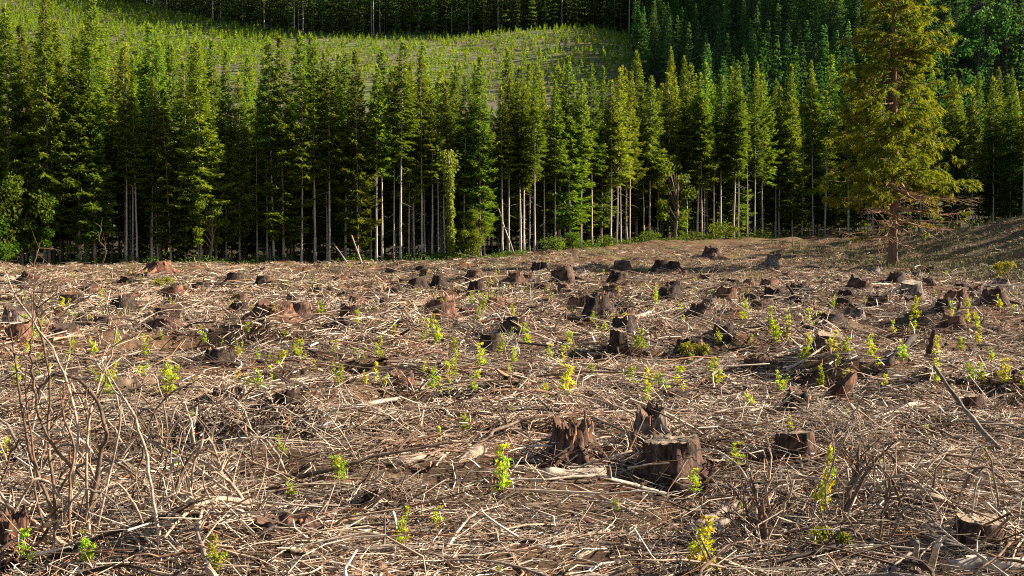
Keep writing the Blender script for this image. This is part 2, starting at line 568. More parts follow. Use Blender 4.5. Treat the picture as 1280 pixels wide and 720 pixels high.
# front row from the photograph: (pixel x of the trunk foot, species, top pixel y)
front = [(14, 5, 5), (40, 3, 30), (62, 5, -10), (100, 5, 40), (118, 3, 60), (158, 1, 92), (166, 6, 105), (172, 1, 118), (190, 0, 95),
         (198, 2, 130), (214, 3, 110), (232, 4, 170), (252, 5, 48), (262, 4, 215), (283, 3, 62), (300, 5, 90),
         (335, 1, 70), (343, 6, 58), (355, 3, 45), (377, 0, 95), (394, 3, 60), (408, 2, 112), (412, 0, 75), (432, 3, 66), (448, 4, 60),
         (464, 7, 140), (470, 1, 80), (478, 0, 60), (492, 1, 105), (500, 3, 50), (512, 2, 110), (518, 0, 95), (528, 5, 70),
         (541, 1, 120), (556, 3, 100), (580, 5, 92), (600, 3, 70), (628, 1, 108), (636, 6, 98), (650, 2, 82), (655, 0, 110), (668, 3, 95),
         (681, 1, 108), (694, 0, 100), (700, 6, 92), (712, 3, 68), (726, 1, 98), (740, 0, 80), (752, 3, 82), (764, 1, 100),
         (770, 2, 85), (776, 0, 110), (784, 2, 96), (787, 6, 90), (804, 2, 118), (812, 3, 95), (836, 3, 92), (846, 4, 180),
         (858, 5, 80), (872, 1, 90), (877, 2, 118), (900, 0, 95), (917, 2, 80), (923, 1, 88), (943, 0, 100), (953, 2, 92), (969, 1, 98), (974, 2, 108),
         (248, 8, 150), (322, 8, 130), (449, 8, 150), (548, 8, 170), (606, 8, 140), (662, 8, 165), (822, 8, 140), (892, 8, 150), (934, 8, 140), (1002, 8, 130),
         (990, 3, 80), (1016, 1, 75), (1030, 5, 70), (1060, 0, 80), (1090, 3, 95), (1150, 5, 92), (1190, 3, 95), (1215, 5, 105), (1240, 3, 98), (1262, 5, 85), (1278, 3, 100)]
TREES = []; FRONT = []
def ray_edge(px, extra=0.0):
    u = (px - 640) / F
    Y = np.linspace(80, 190, 1200)
    m = Y > edge_y(u * Y) + extra
    Yh = float(Y[int(np.argmax(m))])
    return u * Yh, Yh
for fi_, (px, sp, top) in enumerate(front):
    if sp in (3, 5) and px > 320 and fi_ % 3: sp = (6, 1, 2, 0)[fi_ % 4]
    x, yy = ray_edge(px, rnd.uniform(-0.5, 3.0))
    z = hz(x, yy)
    want = at_depth(px, top, yy)[2] - z
    s = max(0.6, min(1.5, want / SPECIES[sp][3]))
    ph = SPECIES[sp][2]
    FRONT.append((place_tree('conifer_tree', sp, x, yy, s, ph, 'tree', None, z, rz=None, lean=0.012), x, yy, ph))
    TREES.append((x, yy))
# rows behind, set back where the photograph shows dark gaps
GAPS = [(120, 150), (236, 246), (290, 330), (438, 460), (536, 556), (585, 626), (815, 834), (884, 898), (928, 942), (978, 1012), (1100, 1140), (1165, 1185)]
cnt = 0
tries = 0
while cnt < 205 and tries < 9000:
    tries += 1
    yy = rnd.uniform(100, 165); x = rnd.uniform(-0.5, 0.52) * yy
    d = yy - edge_y(np.array([x]))[0]
    if d < 2.5 or d > 26: continue
    pq = 640 + F * x / yy
    if d < 11 and any(a_ < pq < b_ for a_, b_ in GAPS): continue
    if any((x - a) ** 2 + (yy - b) ** 2 < 2.3 ** 2 for a, b in TREES): continue
    sp = rnd.choice([0, 1, 2, 3, 3, 5, 5, 4, 3, 5])
    s = rnd.uniform(0.82, 1.07) * (1.10 if x < -32 else 1.0)
    if -30 < x < 18: s *= 0.93 + 0.10 * math.sin(x * 0.55)
    place_tree('conifer_tree', sp, x, yy, s, SPECIES[sp][2] + ' standing inside the dark forest', 'tree', 'conifers behind the front row', lean=0.01)
    TREES.append((x, yy)); cnt += 1

# deeper and outlying trees, one uncountable mass
def instance_mass(name, bases, spots, rg, label, cat, material_t, material_f):
    T, Fm = MB(), MB()
    for (x, y_, z, s, k) in spots:
        a = rg.random() * 6.283
        ca, sa = math.cos(a) * s, math.sin(a) * s
        for src, dst, vary in ((bases[k][0], T, 0.1), (bases[k][1], Fm, 0.3)):
            v, c, q, t = src
            w = np.c_[v[:, 0] * ca - v[:, 1] * sa + x, v[:, 0] * sa + v[:, 1] * ca + y_, v[:, 2] * s + z]
            cc = c * (1 + vary * (rg.random() * 2 - 1)) * (1 + 0.12 * (rg.random(3) * 2 - 1))[None]
            dst.add(w, q, t, np.clip(cc, 0, 1))
    o = empty(name, (spots[0][0], spots[0][1], spots[0][2]))
    o['kind'] = 'stuff'
    for nm, mb_, mt in (('trunks', T, material_t), ('foliage', Fm, material_f)):
        p = link(nm, mb_.mesh(nm, mt), o)
        p.matrix_parent_inverse = o.matrix_basis.inverted()
        p.location = (0, 0, 0)
        p['kind'] = 'stuff'
    tag(o, label, cat)
    return o

def low(seed, H, cb, Rm, **kw):
    tb, fb = conifer(seed, H, cb, Rm, step=kw.pop('step', 1.0), spray=0.8, bw=kw.pop('bw', 0.62), nb=4, dead=0, limbs=False, sides=5, **kw)
    return tb.arrays(), fb.arrays()
LOW = [low(31, 20, 0.06, 3.2), low(32, 22, 0.04, 3.4), low(33, 18, 0.03, 3.2)]
rg = np.random.default_rng(5)
spots = []
for _ in range(4000):
    yy = rg.uniform(110, 205); x = rg.uniform(-0.62, 0.62) * yy
    d = yy - edge_y(np.array([x]))[0]
    if d < 24 or d > 52: continue
    if any((x - s_[0]) ** 2 + (yy - s_[1]) ** 2 < 3.1 ** 2 for s_ in spots): continue
    spots.append((x, yy, hz(x, yy), rg.uniform(0.62, 0.82), int(rg.integers(3))))
    if len(spots) > 270: break
for _ in range(300):      # outside the picture on the sunward side
    x = rg.uniform(76, 125); yy = rg.uniform(97, 170)
    if yy < edge_y(np.array([x]))[0] or any((x - s_[0]) ** 2 + (yy - s_[1]) ** 2 < 4.5 ** 2 for s_ in spots): continue
    spots.append((x, yy, hz(x, yy), rg.uniform(0.8, 1.0), int(rg.integers(3))))
for _ in range(900):  # unseen trees added to shade the bank and the far ground
    yy = rg.uniform(84, 138); x = rg.uniform(56, 84)
    if x < 0.49 * yy + 3 or x < 62 - 0.1 * (yy - 84) or any((x - s_[0]) ** 2 + (yy - s_[1]) ** 2 < 4.0 ** 2 for s_ in spots): continue
    spots.append((x, yy, hz(x, yy), rg.uniform(0.85, 1.0), int(rg.integers(3))))
instance_mass('forest_interior', LOW, spots, rg, 'dense dark conifer wood behind the forest edge, with unseen trees added for shade', 'forest', M['trunk'], M['needle_far'])

def broadleaf(seed, H, Rm, nl=2600, ls=0.28, green=(0.06, 0.13, 0.016), clumps=26, low_=0.1):
    rg = np.random.default_rng(seed)
    tb, fb = MB(), MB()
    top = np.array([rg.normal() * 0.2, rg.normal() * 0.2, H * 0.6])
    ns = 3
    tube(tb, [(0, 0, -0.2), (0.05 * H, 0.02 * H, H * 0.3), top], [0.016 * H + 0.02, 0.012 * H, 0.006 * H], 6, (0.2, 0.16, 0.12))
    for c_ in range(clumps):
        while True:
            p = rg.uniform(-1, 1, 3)
            if 0.25 < (p ** 2).sum() < 1: break
        ctr = np.array([p[0] * Rm, p[1] * Rm, H * (low_ + (1 - low_) * (0.5 + 0.45 * p[2]))])
        st = np.array([0.03 * H, 0.01 * H, max(0.1, min(ctr[2] * 0.6, H * 0.55))])
        tube(tb, [st, (st + ctr) / 2 + np.array([0, 0, 0.05 * H]), ctr], [0.006 * H, 0.004 * H, 0.01], 4, (0.16, 0.12, 0.09), False)
        m = nl // clumps
        q_ = rg.normal(size=(m, 3)); q_ = unit(q_) * (rg.random((m, 1)) ** 0.5)
        rr = Rm * (0.26 + 0.2 * rg.random())
        P = ctr + q_ * rr * np.array([1, 1, 0.75])
        D = rg.normal(size=(m, 3)) + q_ * 0.7; D[:, 2] -= 0.25
        base = np.asarray(green) * (0.7 + 0.6 * rg.random())
        blades(fb, P, D, ls * (0.7 + 0.7 * rg.random(m)), ls * 0.75, jit(base, m, rg, 0.3, 0.12), rg, 0.05, rg.normal(size=(m, 3)))
    return tb, fb
# ------------------------------------------------------------------ hillside: plantation, upper wood, spur wood
def young(seed, H=2.6):
    rg = np.random.default_rng(seed)
    fb = MB()
    tube(fb, [(0, 0, -0.1), (0, 0, H * 0.9)], [0.05, 0.01], 4, (0.1, 0.07, 0.04), False)
    for k in range(30):
        t = k / 30
        a = k * 2.4 + rg.normal() * 0.2
        L = 0.34 * H * (1 - t) ** 0.8 + 0.1
        P = np.array([[0, 0, H * (0.06 + 0.88 * t)]]); D = np.array([[math.cos(a), math.sin(a), 0.15 + 0.9 * t]])
        blades(fb, P, D, L, 0.5 * (1 - 0.5 * t), jit((0.19, 0.29, 0.018), 1, rg, 0.35), rg, 0.1)
    blades(fb, np.array([[0, 0, H * 0.8]] * 3), np.array([[.2, 0, 1], [-.1, .2, 1], [-.1, -.2, 1.0]]), 0.5, 0.12, jit((0.09, 0.15, 0.02), 3, rg), rg, 0)
    return fb
def px_of(x, y_):
    return 640 + F * x / y_
def cut_right(y_):
    return 0.128 * np.asarray(y_, float) - 4 + 16 * (vn(np.asarray(y_, float) / 16, np.asarray(y_, float) * 0 + 2, 81) - 0.5)
CTX, CTY = [-200, 90, 150, 260, 400, 640, 780, 850, 2000], [760, 640, 560, 480, 447, 442, 456, 440, 0]
def cut_top(px):
    return np.interp(px, CTX, CTY)
def in_cut(x, y_):
    return y_ < cut_top(px_of(x, y_)) and x < cut_right(y_)
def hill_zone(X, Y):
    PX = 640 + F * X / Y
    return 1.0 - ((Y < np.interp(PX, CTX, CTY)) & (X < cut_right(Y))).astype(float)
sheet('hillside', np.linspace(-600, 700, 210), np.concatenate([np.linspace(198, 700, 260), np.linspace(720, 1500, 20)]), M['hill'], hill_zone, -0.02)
ymeshes = [young(50 + i).mesh('young_conifer', M['needle_far']) for i in range(4)]
yarr = [young(60 + i).arrays() for i in range(4)]
pts_ = []
row = 0
yy = 318.0
while yy < 640:
    x = -0.56 * yy + rg.uniform(0, 3)
    while x < 0.13 * yy:
        X_ = x + rg.normal() * 1.0; Y_ = yy + rg.normal() * 1.9 + 0.08 * x
        if in_cut(X_, Y_) and rg.random() < 0.78 + 0.4 * float(vn(X_ / 25, Y_ / 25, 21)):
            pts_.append((X_, Y_, hz(X_, Y_), rg.uniform(0.55, 1.1) * (1.25 if X_ < -90 else 1), int(rg.integers(4))))
        x += 2.15
    yy += 2.8 + 0.004 * (yy - 318)
vis = [p for p in pts_ if -20 < px_of(p[0], p[1]) < 860 and 355 < p[1] < 420]
vis.sort(key=lambda p: p[1])
stepv = max(1, len(vis) // 280)
chosen = set(id(p) for p in vis[::stepv][:290])
for p in vis:
    if id(p) in chosen:
        o = link('young_conifer', ymeshes[p[4]])
        o.location = (p[0], p[1], p[2] - 0.03); o.rotation_euler[2] = rnd.random() * 6.28; o.scale = (p[3],) * 3
        tag(o, 'small bright green planted conifer on the replanted hillside', 'young tree', 'planted young conifers on the hillside')
P_ = MB()
for p in pts_:
    if id(p) in chosen: continue
    v, c, q, t = yarr[p[4]]
    a = rg.random() * 6.28
    w = np.c_[(v[:, 0] * math.cos(a) - v[:, 1] * math.sin(a)) * p[3] + p[0], (v[:, 0] * math.sin(a) + v[:, 1] * math.cos(a)) * p[3] + p[1], v[:, 2] * p[3] + p[2]]
    P_.add(w, q, t, np.clip(c * (0.75 + 0.5 * rg.random()), 0, 1))
o = link('plantation', P_.mesh('plantation', M['needle_far']))
o['kind'] = 'stuff'
tag(o, 'thousands of young planted conifers covering the cleared hillside', 'plantation')

# wood above the clearcut, with pale trunks along its edge
TEAL = (0.062, 0.145, 0.040)
UPG = dict(green=(0.07, 0.145, 0.035), tip=(0.12, 0.20, 0.045))
PT = (0.4, 0.34, 0.29); DT = (0.09, 0.07, 0.055)
UP = [low(41, 26, 0.42, 3.2, **UPG, tcol=PT, tr=0.010, bw=0.8, step=1.4), low(42, 24, 0.05, 3.6, **UPG, tcol=DT, bw=0.9, step=1.5), low(43, 27, 0.5, 3.0, **UPG, tcol=PT, tr=0.010, bw=0.8, step=1.4), low(47, 22, 0.03, 3.6, **UPG, tcol=DT, bw=0.9, step=1.5)]
SPUR = [low(44, 21, 0.06, 3.3, green=TEAL, tip=(0.11, 0.22, 0.055), tcol=(0.10, 0.08, 0.06)), low(45, 18, 0.05, 3.0, green=TEAL, tip=(0.11, 0.22, 0.055), tcol=(0.10, 0.08, 0.06)), low(46, 23, 0.08, 3.5, green=(0.07, 0.15, 0.03), tip=(0.13, 0.23, 0.04), tcol=(0.10, 0.08, 0.06))]
def low_broad(seed, H, Rm):
    tb, fb = broadleaf(seed, H, Rm, nl=420, ls=0.85, green=(0.075, 0.16, 0.03), clumps=14, low_=0.25)
    return tb.arrays(), fb.arrays()
SPUR += [low_broad(48, 14, 4.2), low_broad(49, 12, 3.8)]
up_spots, sp_spots = [], []
for _ in range(30000):
    yy = rg.uniform(400, 640); x = rg.uniform(-0.56, 0.3) * yy
    pxx = px_of(x, yy)
    if pxx > 860: continue
    d = yy - cut_top(pxx)
    if d < 0 or d > 60: continue
    if d > 2 and rg.random() < 0.3: continue
    if any(abs(x - s_[0]) < 4.0 and (x - s_[0]) ** 2 + (yy - s_[1]) ** 2 < 3.4 ** 2 for s_ in up_spots): continue
    up_spots.append((x, yy, hz(x, yy), rg.uniform(0.8, 1.15), int(rg.choice([0, 2, 1, 3, 1, 3, 1, 3, 1, 3])) if d < 9 else int(rg.choice([1, 3]))))
    if len(up_spots) > 900: break
instance_mass('upper_wood', UP, up_spots, rg, 'dark old conifer wood along the top of the replanted clearing', 'forest', M['trunk'], M['needle_far'])
for _ in range(40000):
    yy = rg.uniform(235, 560); x = rg.uniform(0.08, 0.62) * yy
    if in_cut(x, yy) or (yy < 330 and x < 0.17 * yy): continue
    if px_of(x, yy) < 860 and yy > 440: pass
    if any(abs(x - s_[0]) < 4.4 and (x - s_[0]) ** 2 + (yy - s_[1]) ** 2 < 4.4 ** 2 for s_ in sp_spots): continue
    sp_spots.append((x, yy, hz(x, yy), rg.uniform(0.7, 1.1), int(rg.integers(3, 5)) if px_of(x, yy) > 1165 and rg.random() < 0.6 else int(rg.integers(3))))
    if len(sp_spots) > 1500: break
sp_spots.sort(key=lambda s_: s_[1])
SPM = []
for k in range(3):
    tb, fb = conifer(70 + k, [21, 18, 23][k], 0.07, 3.3, step=0.9, spray=0.4, bw=0.3, green=TEAL, tip=(0.11, 0.22, 0.055), tcol=(0.10, 0.08, 0.06), dead=0, limbs=False, nb=5)
    SPM.append((tb.mesh('hill_conifer_trunk', M['trunk']), fb.mesh('hill_conifer_crown', M['needle_far'])))
near_sp = [s_ for s_ in sp_spots if 800 < px_of(s_[0], s_[1]) < 1300 and 270 < s_[1] < 420 and s_[4] < 3][:230]
nid = set(id(s_) for s_ in near_sp)
for s_ in near_sp:
    r = empty('hillside_conifer', (s_[0], s_[1], s_[2] - 0.2), rnd.random() * 6.28, s_[3])
    link('trunk', SPM[s_[4]][0], r); link('crown', SPM[s_[4]][1], r)
    tag(r, 'blue green conifer on the steep wooded hillside behind the forest', 'tree', 'conifers on the wooded hillside')
instance_mass('hillside_forest', SPUR, [s_ for s_ in sp_spots if id(s_) not in nid], rg, 'mass of blue green conifers covering the steep hillside', 'forest', M['trunk'], M['needle_far'])

# ------------------------------------------------------------------ broadleaf bushes and trees at the forest edge
BROAD = []
for sd_, H_, R_ in ((101, 6.0, 2.0), (102, 4.0, 2.0), (103, 9.0, 1.7), (104, 2.2, 1.9)):
    tb, fb = broadleaf(sd_, H_, R_, nl=4200 if H_ > 3 else 1100, ls=0.2, green=(0.085, 0.135, 0.012), clumps={6.0: 34, 4.0: 22, 9.0: 20}.get(H_, 15))
    BROAD.append((tb.mesh('shrub_stems', M['wood'], True), fb.mesh('shrub_leaves', M['leaf']), H_))
def broad_at(px, k, Hm, extra, label, name='leafy_shrub', cat='shrub', group=None):
    x, yy = ray_edge(px, extra)
    r = empty(name, (x, yy, hz(x, yy) - 0.05), rnd.random() * 6.28, Hm / BROAD[k][2])
    link('stem', BROAD[k][0], r); link('foliage', BROAD[k][1], r)
    tag(r, label, cat, group)
    TL.append((x, yy))
    return r
TL = []
G = 'leafy shrubs at the forest edge'
broad_at(28, 0, 9.0, -1.0, 'tall rounded broadleaf tree lit bright green beside the dark forest edge', 'broadleaf_tree', 'tree')
broad_at(62, 2, 8.5, -1.0, 'rounded broadleaf tree with deep green leaves under taller conifers', 'broadleaf_tree', 'tree')
broad_at(100, 2, 6.0, 0.0, 'dark leafy shrub growing between the broadleaf trees and bare trunks', group=G)
broad_at(5, 1, 5.0, -2.5, 'low leafy shrub at the foot of the tallest broadleaf tree', group=G)
broad_at(262, 2, 8.0, -1.0, 'slender leafy tree with pale green foliage by a cone shaped conifer', 'broadleaf_tree', 'tree')
broad_at(598, 2, 6.0, -0.5, 'narrow leafy shrub beside the ivy covered trunk', group=G)
broad_at(585, 1, 3.2, -1.0, 'small leafy bush near the ivy covered trunk', group=G)
broad_at(842, 2, 12.0, -1.0, 'bright broadleaf tree with an open crown among bare conifer trunks', 'broadleaf_tree', 'tree')
broad_at(905, 3, 2.0, -3.0, 'small yellow green bush on the grassy forest margin', group=G)
broad_at(715, 1, 2.0, -1.0, 'low green bush at the foot of the forest edge conifers', group=G)
broad_at(760, 3, 1.3, -2.0, 'knee high green bush on the forest margin', group=G)
broad_at(690, 3, 1.6, -2.0, 'tangled low bush under bare conifer trunks', group=G)
broad_at(815, 3, 1.4, -2.0, 'small green bush at the edge of the dry field', group=G)

# ragged undergrowth along the foot of the trees
rg = np.random.default_rng(88)
n_ = 30000
x = rg.uniform(-60, 62, n_); yy = edge_y(x) + rg.normal(size=n_) * 2.2
kp = (vn(x / 3.2, yy / 3.2, 52) > 0.48)
x, yy = x[kp], yy[kp]; n_ = len(x)
hg = np.clip((vn(x / 2.4, yy / 2.4, 53) - 0.25), 0.05, 1) * 1.7
fb = MB()
D = rg.normal(size=(n_, 3)); D[:, 2] = np.abs(D[:, 2]) * 0.6
blades(fb, np.c_[x, yy, h(x, yy) + hg * rg.random(n_) ** 1.3], D, 0.16 + 0.22 * rg.random(n_), 0.11, jit((0.075, 0.12, 0.014), n_, rg, 0.5, 0.2), rg, 0.1, rg.normal(size=(n_, 3)))
o = link('undergrowth', fb.mesh('undergrowth', M['leaf']))
o['kind'] = 'stuff'
tag(o, 'ragged green undergrowth along the foot of the forest', 'undergrowth')

# trunk covered in ivy
x, yy = ray_edge(564, -1.5)
IVY = (x, yy)
r = empty('ivy_covered_tree', (x, yy, hz(x, yy)), 0.0)
mb = MB(); rg = np.random.default_rng(77)
tube(mb, [(0, 0, -0.2), (-0.05, 0, 3.5), (-0.16, 0, 7.5), (-0.24, 0, 10.4)], [0.17, 0.15, 0.10, 0.04], 8, (0.3, 0.24, 0.19))
for k in range(14):
    z0 = rg.uniform(6, 10.2); a = rg.random() * 6.28
    tube(mb, [(-0.2, 0, z0), (-0.2 + math.cos(a) * 0.8, math.sin(a) * 0.8, z0 + 0.4)], [0.03, 0.008], 3, (0.2, 0.15, 0.1), False)
link('trunk', mb.mesh('ivy_trunk', M['trunk'], True), r)
fb = MB(); n_ = 2000
zc = rg.random(n_) * 10.6; a = rg.random(n_) * 6.28
rad = 0.08 + 0.26 * rg.random(n_) * (0.2 + 1.5 * vn(zc * 1.1, zc * 0 + 3, 4)) + 0.7 * ss(7.0, 9.0, zc) * rg.random(n_) ** 2
P = np.c_[np.cos(a) * rad - 0.022 * zc, np.sin(a) * rad, zc]
D = np.c_[np.cos(a), np.sin(a), rg.normal(size=n_) * 0.5 - 0.4]
blades(fb, P, D, 0.2 + 0.12 * rg.random(n_), 0.19, jit((0.17, 0.25, 0.03), n_, rg, 0.35), rg, 0.1, rg.normal(size=(n_, 3)))
link('ivy', fb.mesh('ivy', M['leaf']), r)
tag(r, 'slim dead trunk wrapped in bright green ivy at the forest edge', 'tree')

# ------------------------------------------------------------------ the lone golden conifer in the clearing
LX, LY = ground_at(1116, 331)
LY = min(max(LY, 74), 86); LX = (1116 - 640) / F * LY
def lone_tree():
    rg = np.random.default_rng(909)
    H = 24.5
    tb, fb, limbs = MB(), MB(), []
    n = 22
    z = np.linspace(-0.4, H, n)
    tp = np.c_[0.10 * np.sin(z * 0.3) - 0.012 * z, 0.06 * np.cos(z * 0.25), z]
    rad = 0.32 * (1 - np.clip(z / H, 0, 1)) ** 0.85 + 0.02 + 0.16 * np.exp(-np.clip(z, 0, 9) / 0.5)
    tube(tb, tp, rad, 14, np.array((0.19, 0.105, 0.065)) * (0.75 + 0.5 * rg.random((n, 1))), True, 0.25, rg)
    ax = lambda q: np.array([np.interp(q, z, tp[:, 0]), np.interp(q, z, tp[:, 1]), q])
    G1, G2, G3 = np.array((0.09, 0.135, 0.012)), np.array((0.275, 0.258, 0.018)), np.array((0.20, 0.12, 0.025))
    zz = 1.6
    while zz < H - 0.3:
        t = zz / H
        k = 4 if zz > 6 else (3 if zz > 3 else 2)
        for b in range(k):
            a = rg.random() * 6.283
            prof = np.interp(t, [0, 0.1, 0.2, 0.3, 0.42, 0.54, 0.77, 1.0], [0.55, 0.85, 1.0, 1.0, 0.9, 0.78, 0.50, 0.04])
            L = 6.3 * prof * (0.45 + 0.62 * rg.random()) + 0.2
            lb = MB(); limbs.append(lb)
            deadl = zz < 5.0 or (zz < 7.0 and rg.random() < 0.6)
            el = np.interp(t, [0, 0.25, 0.6, 1], [-0.05, -0.16, 0.05, 0.8]) + rg.normal() * 0.09
            p = ax(zz + rg.normal() * 0.15)
            dh = np.array([math.cos(a), math.sin(a), 0])
            s = np.linspace(0, 1, 7)
            pts = p + np.outer(s * L * math.cos(el), dh)
            pts[:, 2] += s * L * math.sin(el) - 0.07 * L * np.sin(s * 2.9) + 0.06 * L * s ** 3
            pts[1:] += rg.normal(size=(6, 3)) * 0.035 * L ** 0.5
            c0 = np.array((0.34, 0.20, 0.12)) if deadl else np.array((0.15, 0.085, 0.05))
            tube(lb, pts, np.linspace(0.03 + 0.012 * L, 0.014, 7), 5, c0, False, 0.2, rg)
            side = np.array([-dh[1], dh[0], 0])
            # side branchlets
            nsb = max(4, int(L / 0.37))
            for q in range(nsb):
                sp = rg.uniform(0.18, 1.0)
                Q = np.array([np.interp(sp, s, pts[:, i]) for i in range(3)])
                sg = rg.choice([-1, 1])
                d = unit(dh * rg.uniform(0.3, 0.9) + sg * side * rg.uniform(0.3, 1.0) + np.array([0, 0, rg.normal() * 0.22 - 0.1]))
                l = min(1.9, (1.1 - sp) * L * 0.42 + 0.35) * rg.uniform(0.6, 1.15)
                e = Q + d * l + np.array([0, 0, -0.12 * l])
                tube(lb, [Q, (Q + e) / 2 + rg.normal(size=3) * 0.04, e], [0.016, 0.011, 0.004], 3, c0, False)
                if deadl:
                    if rg.random() < 0.5:
                        e2 = Q + d * l * 0.5
                        tube(lb, [e2, e2 + unit(d + rg.normal(size=3) * 0.6) * l * 0.5], [0.008, 0.003], 3, c0, False)
                    if rg.random() < 0.96: continue
                m = int(30 + 42 * l)
                f = rg.random(m) ** 0.8
                PP = Q + np.outer(f, e - Q)
                DD = d[None] * 0.9 + rg.normal(size=(m, 3)) * 0.42 + np.array([0, 0, -0.15])
                mixw = np.clip(0.5 * rg.random((m, 1)) + 0.55 * f[:, None] + rg.normal() * 0.22, 0, 1)
                cc = G1 * (1 - mixw) + G2 * mixw
                if rg.random() < (0.3 if zz < 7 else 0.04): cc = cc * 0.4 + G3 * 0.6
                blades(fb, PP, DD, rg.uniform(0.2, 0.48, m), 0.036 + 0.03 * rg.random(m), cc * (0.8 + 0.4 * rg.random((m, 1))), rg, 0.2)
        zz += 0.42 * (0.7 + 0.6 * rg.random())
    return tb, limbs, fb
tb, limbs, fb = lone_tree()
lone = empty('lone_conifer', (LX, LY, hz(LX, LY)), 0.6)
lt = link('trunk', tb.mesh('lone_trunk', M['gbark'], True), lone)
for lb in limbs:
    link('limb', lb.mesh('limb', M['gbark'], True), lt)
link('crown', fb.mesh('lone_crown', M['gold']), lone)
tag(lone, 'tall golden green conifer standing alone in the dry clearing', 'tree')

# ------------------------------------------------------------------ stumps
LAND = []      # (x, y, phrase) landmarks that labels of small things refer to
def stump_parts(seed, r, hh, jag=0.0, flare=0.5, hollow=0.0, bark=(0.13, 0.07, 0.045), face=(0.40, 0.31, 0.22), seg=30, tall=None):
    rg = np.random.default_rng(seed)
    a = np.linspace(0, 2 * math.pi, seg, endpoint=False)
    ph = rg.random(4) * 6.28
    lobes = 0.5 + 0.5 * np.cos(a * rg.integers(4, 6) + ph[0]) * (0.6 + 0.4 * np.cos(a * 2 + ph[1]))
    wob = 1 + 0.07 * np.cos(a * 2 + ph[2]) + 0.05 * np.cos(a * 3 + ph[3])
    ridge = (0.05 if jag < 0.2 else 0.14) * (rg.random(seg) - 0.5)
    topz = hh * (1 + 0.08 * np.cos(a + ph[1]) + 0.03 * np.cos(a * 3 + ph[0]) + (0.012 if jag < 0.2 else 0.05) * rg.normal(size=seg))
    if jag:
        jj = rg.random(seg)
        topz = topz * (1 - jag * 0.55 * (0.6 * jj + 0.4 * (0.5 + 0.5 * np.cos(a + ph[2]))))
    lev = np.array([-0.35, -0.05, 0.12, 0.3, 0.5, 0.72, 0.9, 1.0])
    side = MB()
    V = []; Cc = []
    for l in lev:
        zf = max(l, 0)
        fl = flare * (1 - zf) ** 2.4 * (0.35 + 0.9 * lobes)
        rr = r * wob * (1 + fl + ridge * (0.6 + 0.8 * rg.random()) + (0.04 if jag < 0.2 else 0.12) * (rg.random(seg) - 0.5)) * (1.0 - 0.16 * jag * zf) * (1 - 0.05 * (l == 1.0))
        zz = np.where(l < 0, l * 0.6 * hh - 0.05, topz * l)
        V.append(np.c_[np.cos(a) * rr, np.sin(a) * rr, zz])
        Cc.append(np.asarray(bark)[None] * (0.35 + 1.3 * rg.random((seg, 1)) ** 1.5) * (1 + 0.15 * rg.normal(size=(seg, 3)) * 0.5))
    nlev = len(lev)
    i = np.arange(nlev - 1)[:, None] * seg; j = np.arange(seg)[None]; j2 = (j + 1) % seg
    q = np.stack([i + j, i + j2, i + seg + j2, i + seg + j], -1).reshape(-1, 4)
    side.add(np.concatenate(V), q, None, np.clip(np.concatenate(Cc), 0.005, 1))
    # cut face: rim, two rings and a centre, slightly domed or rotted out
    fm = MB()
    rim = V[-1].copy(); rim[:, 2] += 0.002
    rings = [rim]
    for f_ in (0.93, 0.72, 0.38):
        w = rim * np.array([f_, f_, 1])
        m = topz.mean()
        w[:, 2] = rim[:, 2] * f_ + m * (1 - f_) - hollow * hh * (1 - f_) + (rg.random(seg) - 0.5) * (0.012 + jag * 0.14 * hh)
        rings.append(w)
    ctr = np.array([[0, 0, topz.mean() - hollow * hh]])
    v = np.concatenate(rings + [ctr])
    nr = len(rings)
    i = np.arange(nr - 1)[:, None] * seg
    q = np.stack([i + j, i + j2, i + seg + j2, i + seg + j], -1).reshape(-1, 4)
    jj = np.arange(seg)
    t = np.stack([(nr - 1) * seg + jj, (nr - 1) * seg + (jj + 1) % seg, np.full(seg, nr * seg)], -1)
    fm.add(v, q, t, np.clip(np.asarray(face)[None] * (0.65 + 0.6 * rg.random((len(v), 1))), 0, 1))
    # splinters standing on the rim of broken stumps
    sp = None
    if jag > 0.25:
        sp = [MB()]
        for k in range(int(12 + 22 * jag)):
            if r > 0.2 and seg > 30 and k: sp.append(MB())
            b = rg.integers(seg)
            p = V[-2][b] * np.array([0.94, 0.94, 1])
            hgt = hh * rg.uniform(0.05, 0.34) * jag
            w = r * rg.uniform(0.10, 0.26)
            tt = np.array([-math.sin(a[b]), math.cos(a[b]), 0])
            o_ = np.array([math.cos(a[b]), math.sin(a[b]), 0])
            th = r * 0.06
            z0 = p - np.array([0, 0, hh * 0.25])
            tip = p + np.array([0, 0, hgt]) + tt * rg.normal() * w * 0.5
            vv = [z0 + tt * w / 2 + o_ * th, z0 - tt * w / 2 + o_ * th, z0 - tt * w / 2 - o_ * th, z0 + tt * w / 2 - o_ * th,
                  tip + tt * w * .3 + o_ * th * .5, tip - tt * w * .15 + o_ * th * .5, tip - tt * w * .15 - o_ * th * .4 - [0, 0, hgt * .2], tip + tt * w * .3 - o_ * th * .4]
            cc = np.asarray(bark) * rg.uniform(0.8, 2.6) if rg.random() < 0.65 else np.array((0.34, 0.17, 0.09)) * rg.uniform(0.7, 1.4)
            sp[-1].add(vv, [[0, 1, 5, 4], [1, 2, 6, 5], [2, 3, 7, 6], [3, 0, 4, 7], [4, 5, 6, 7]], None, np.clip(cc, 0, 1))
    roots = []
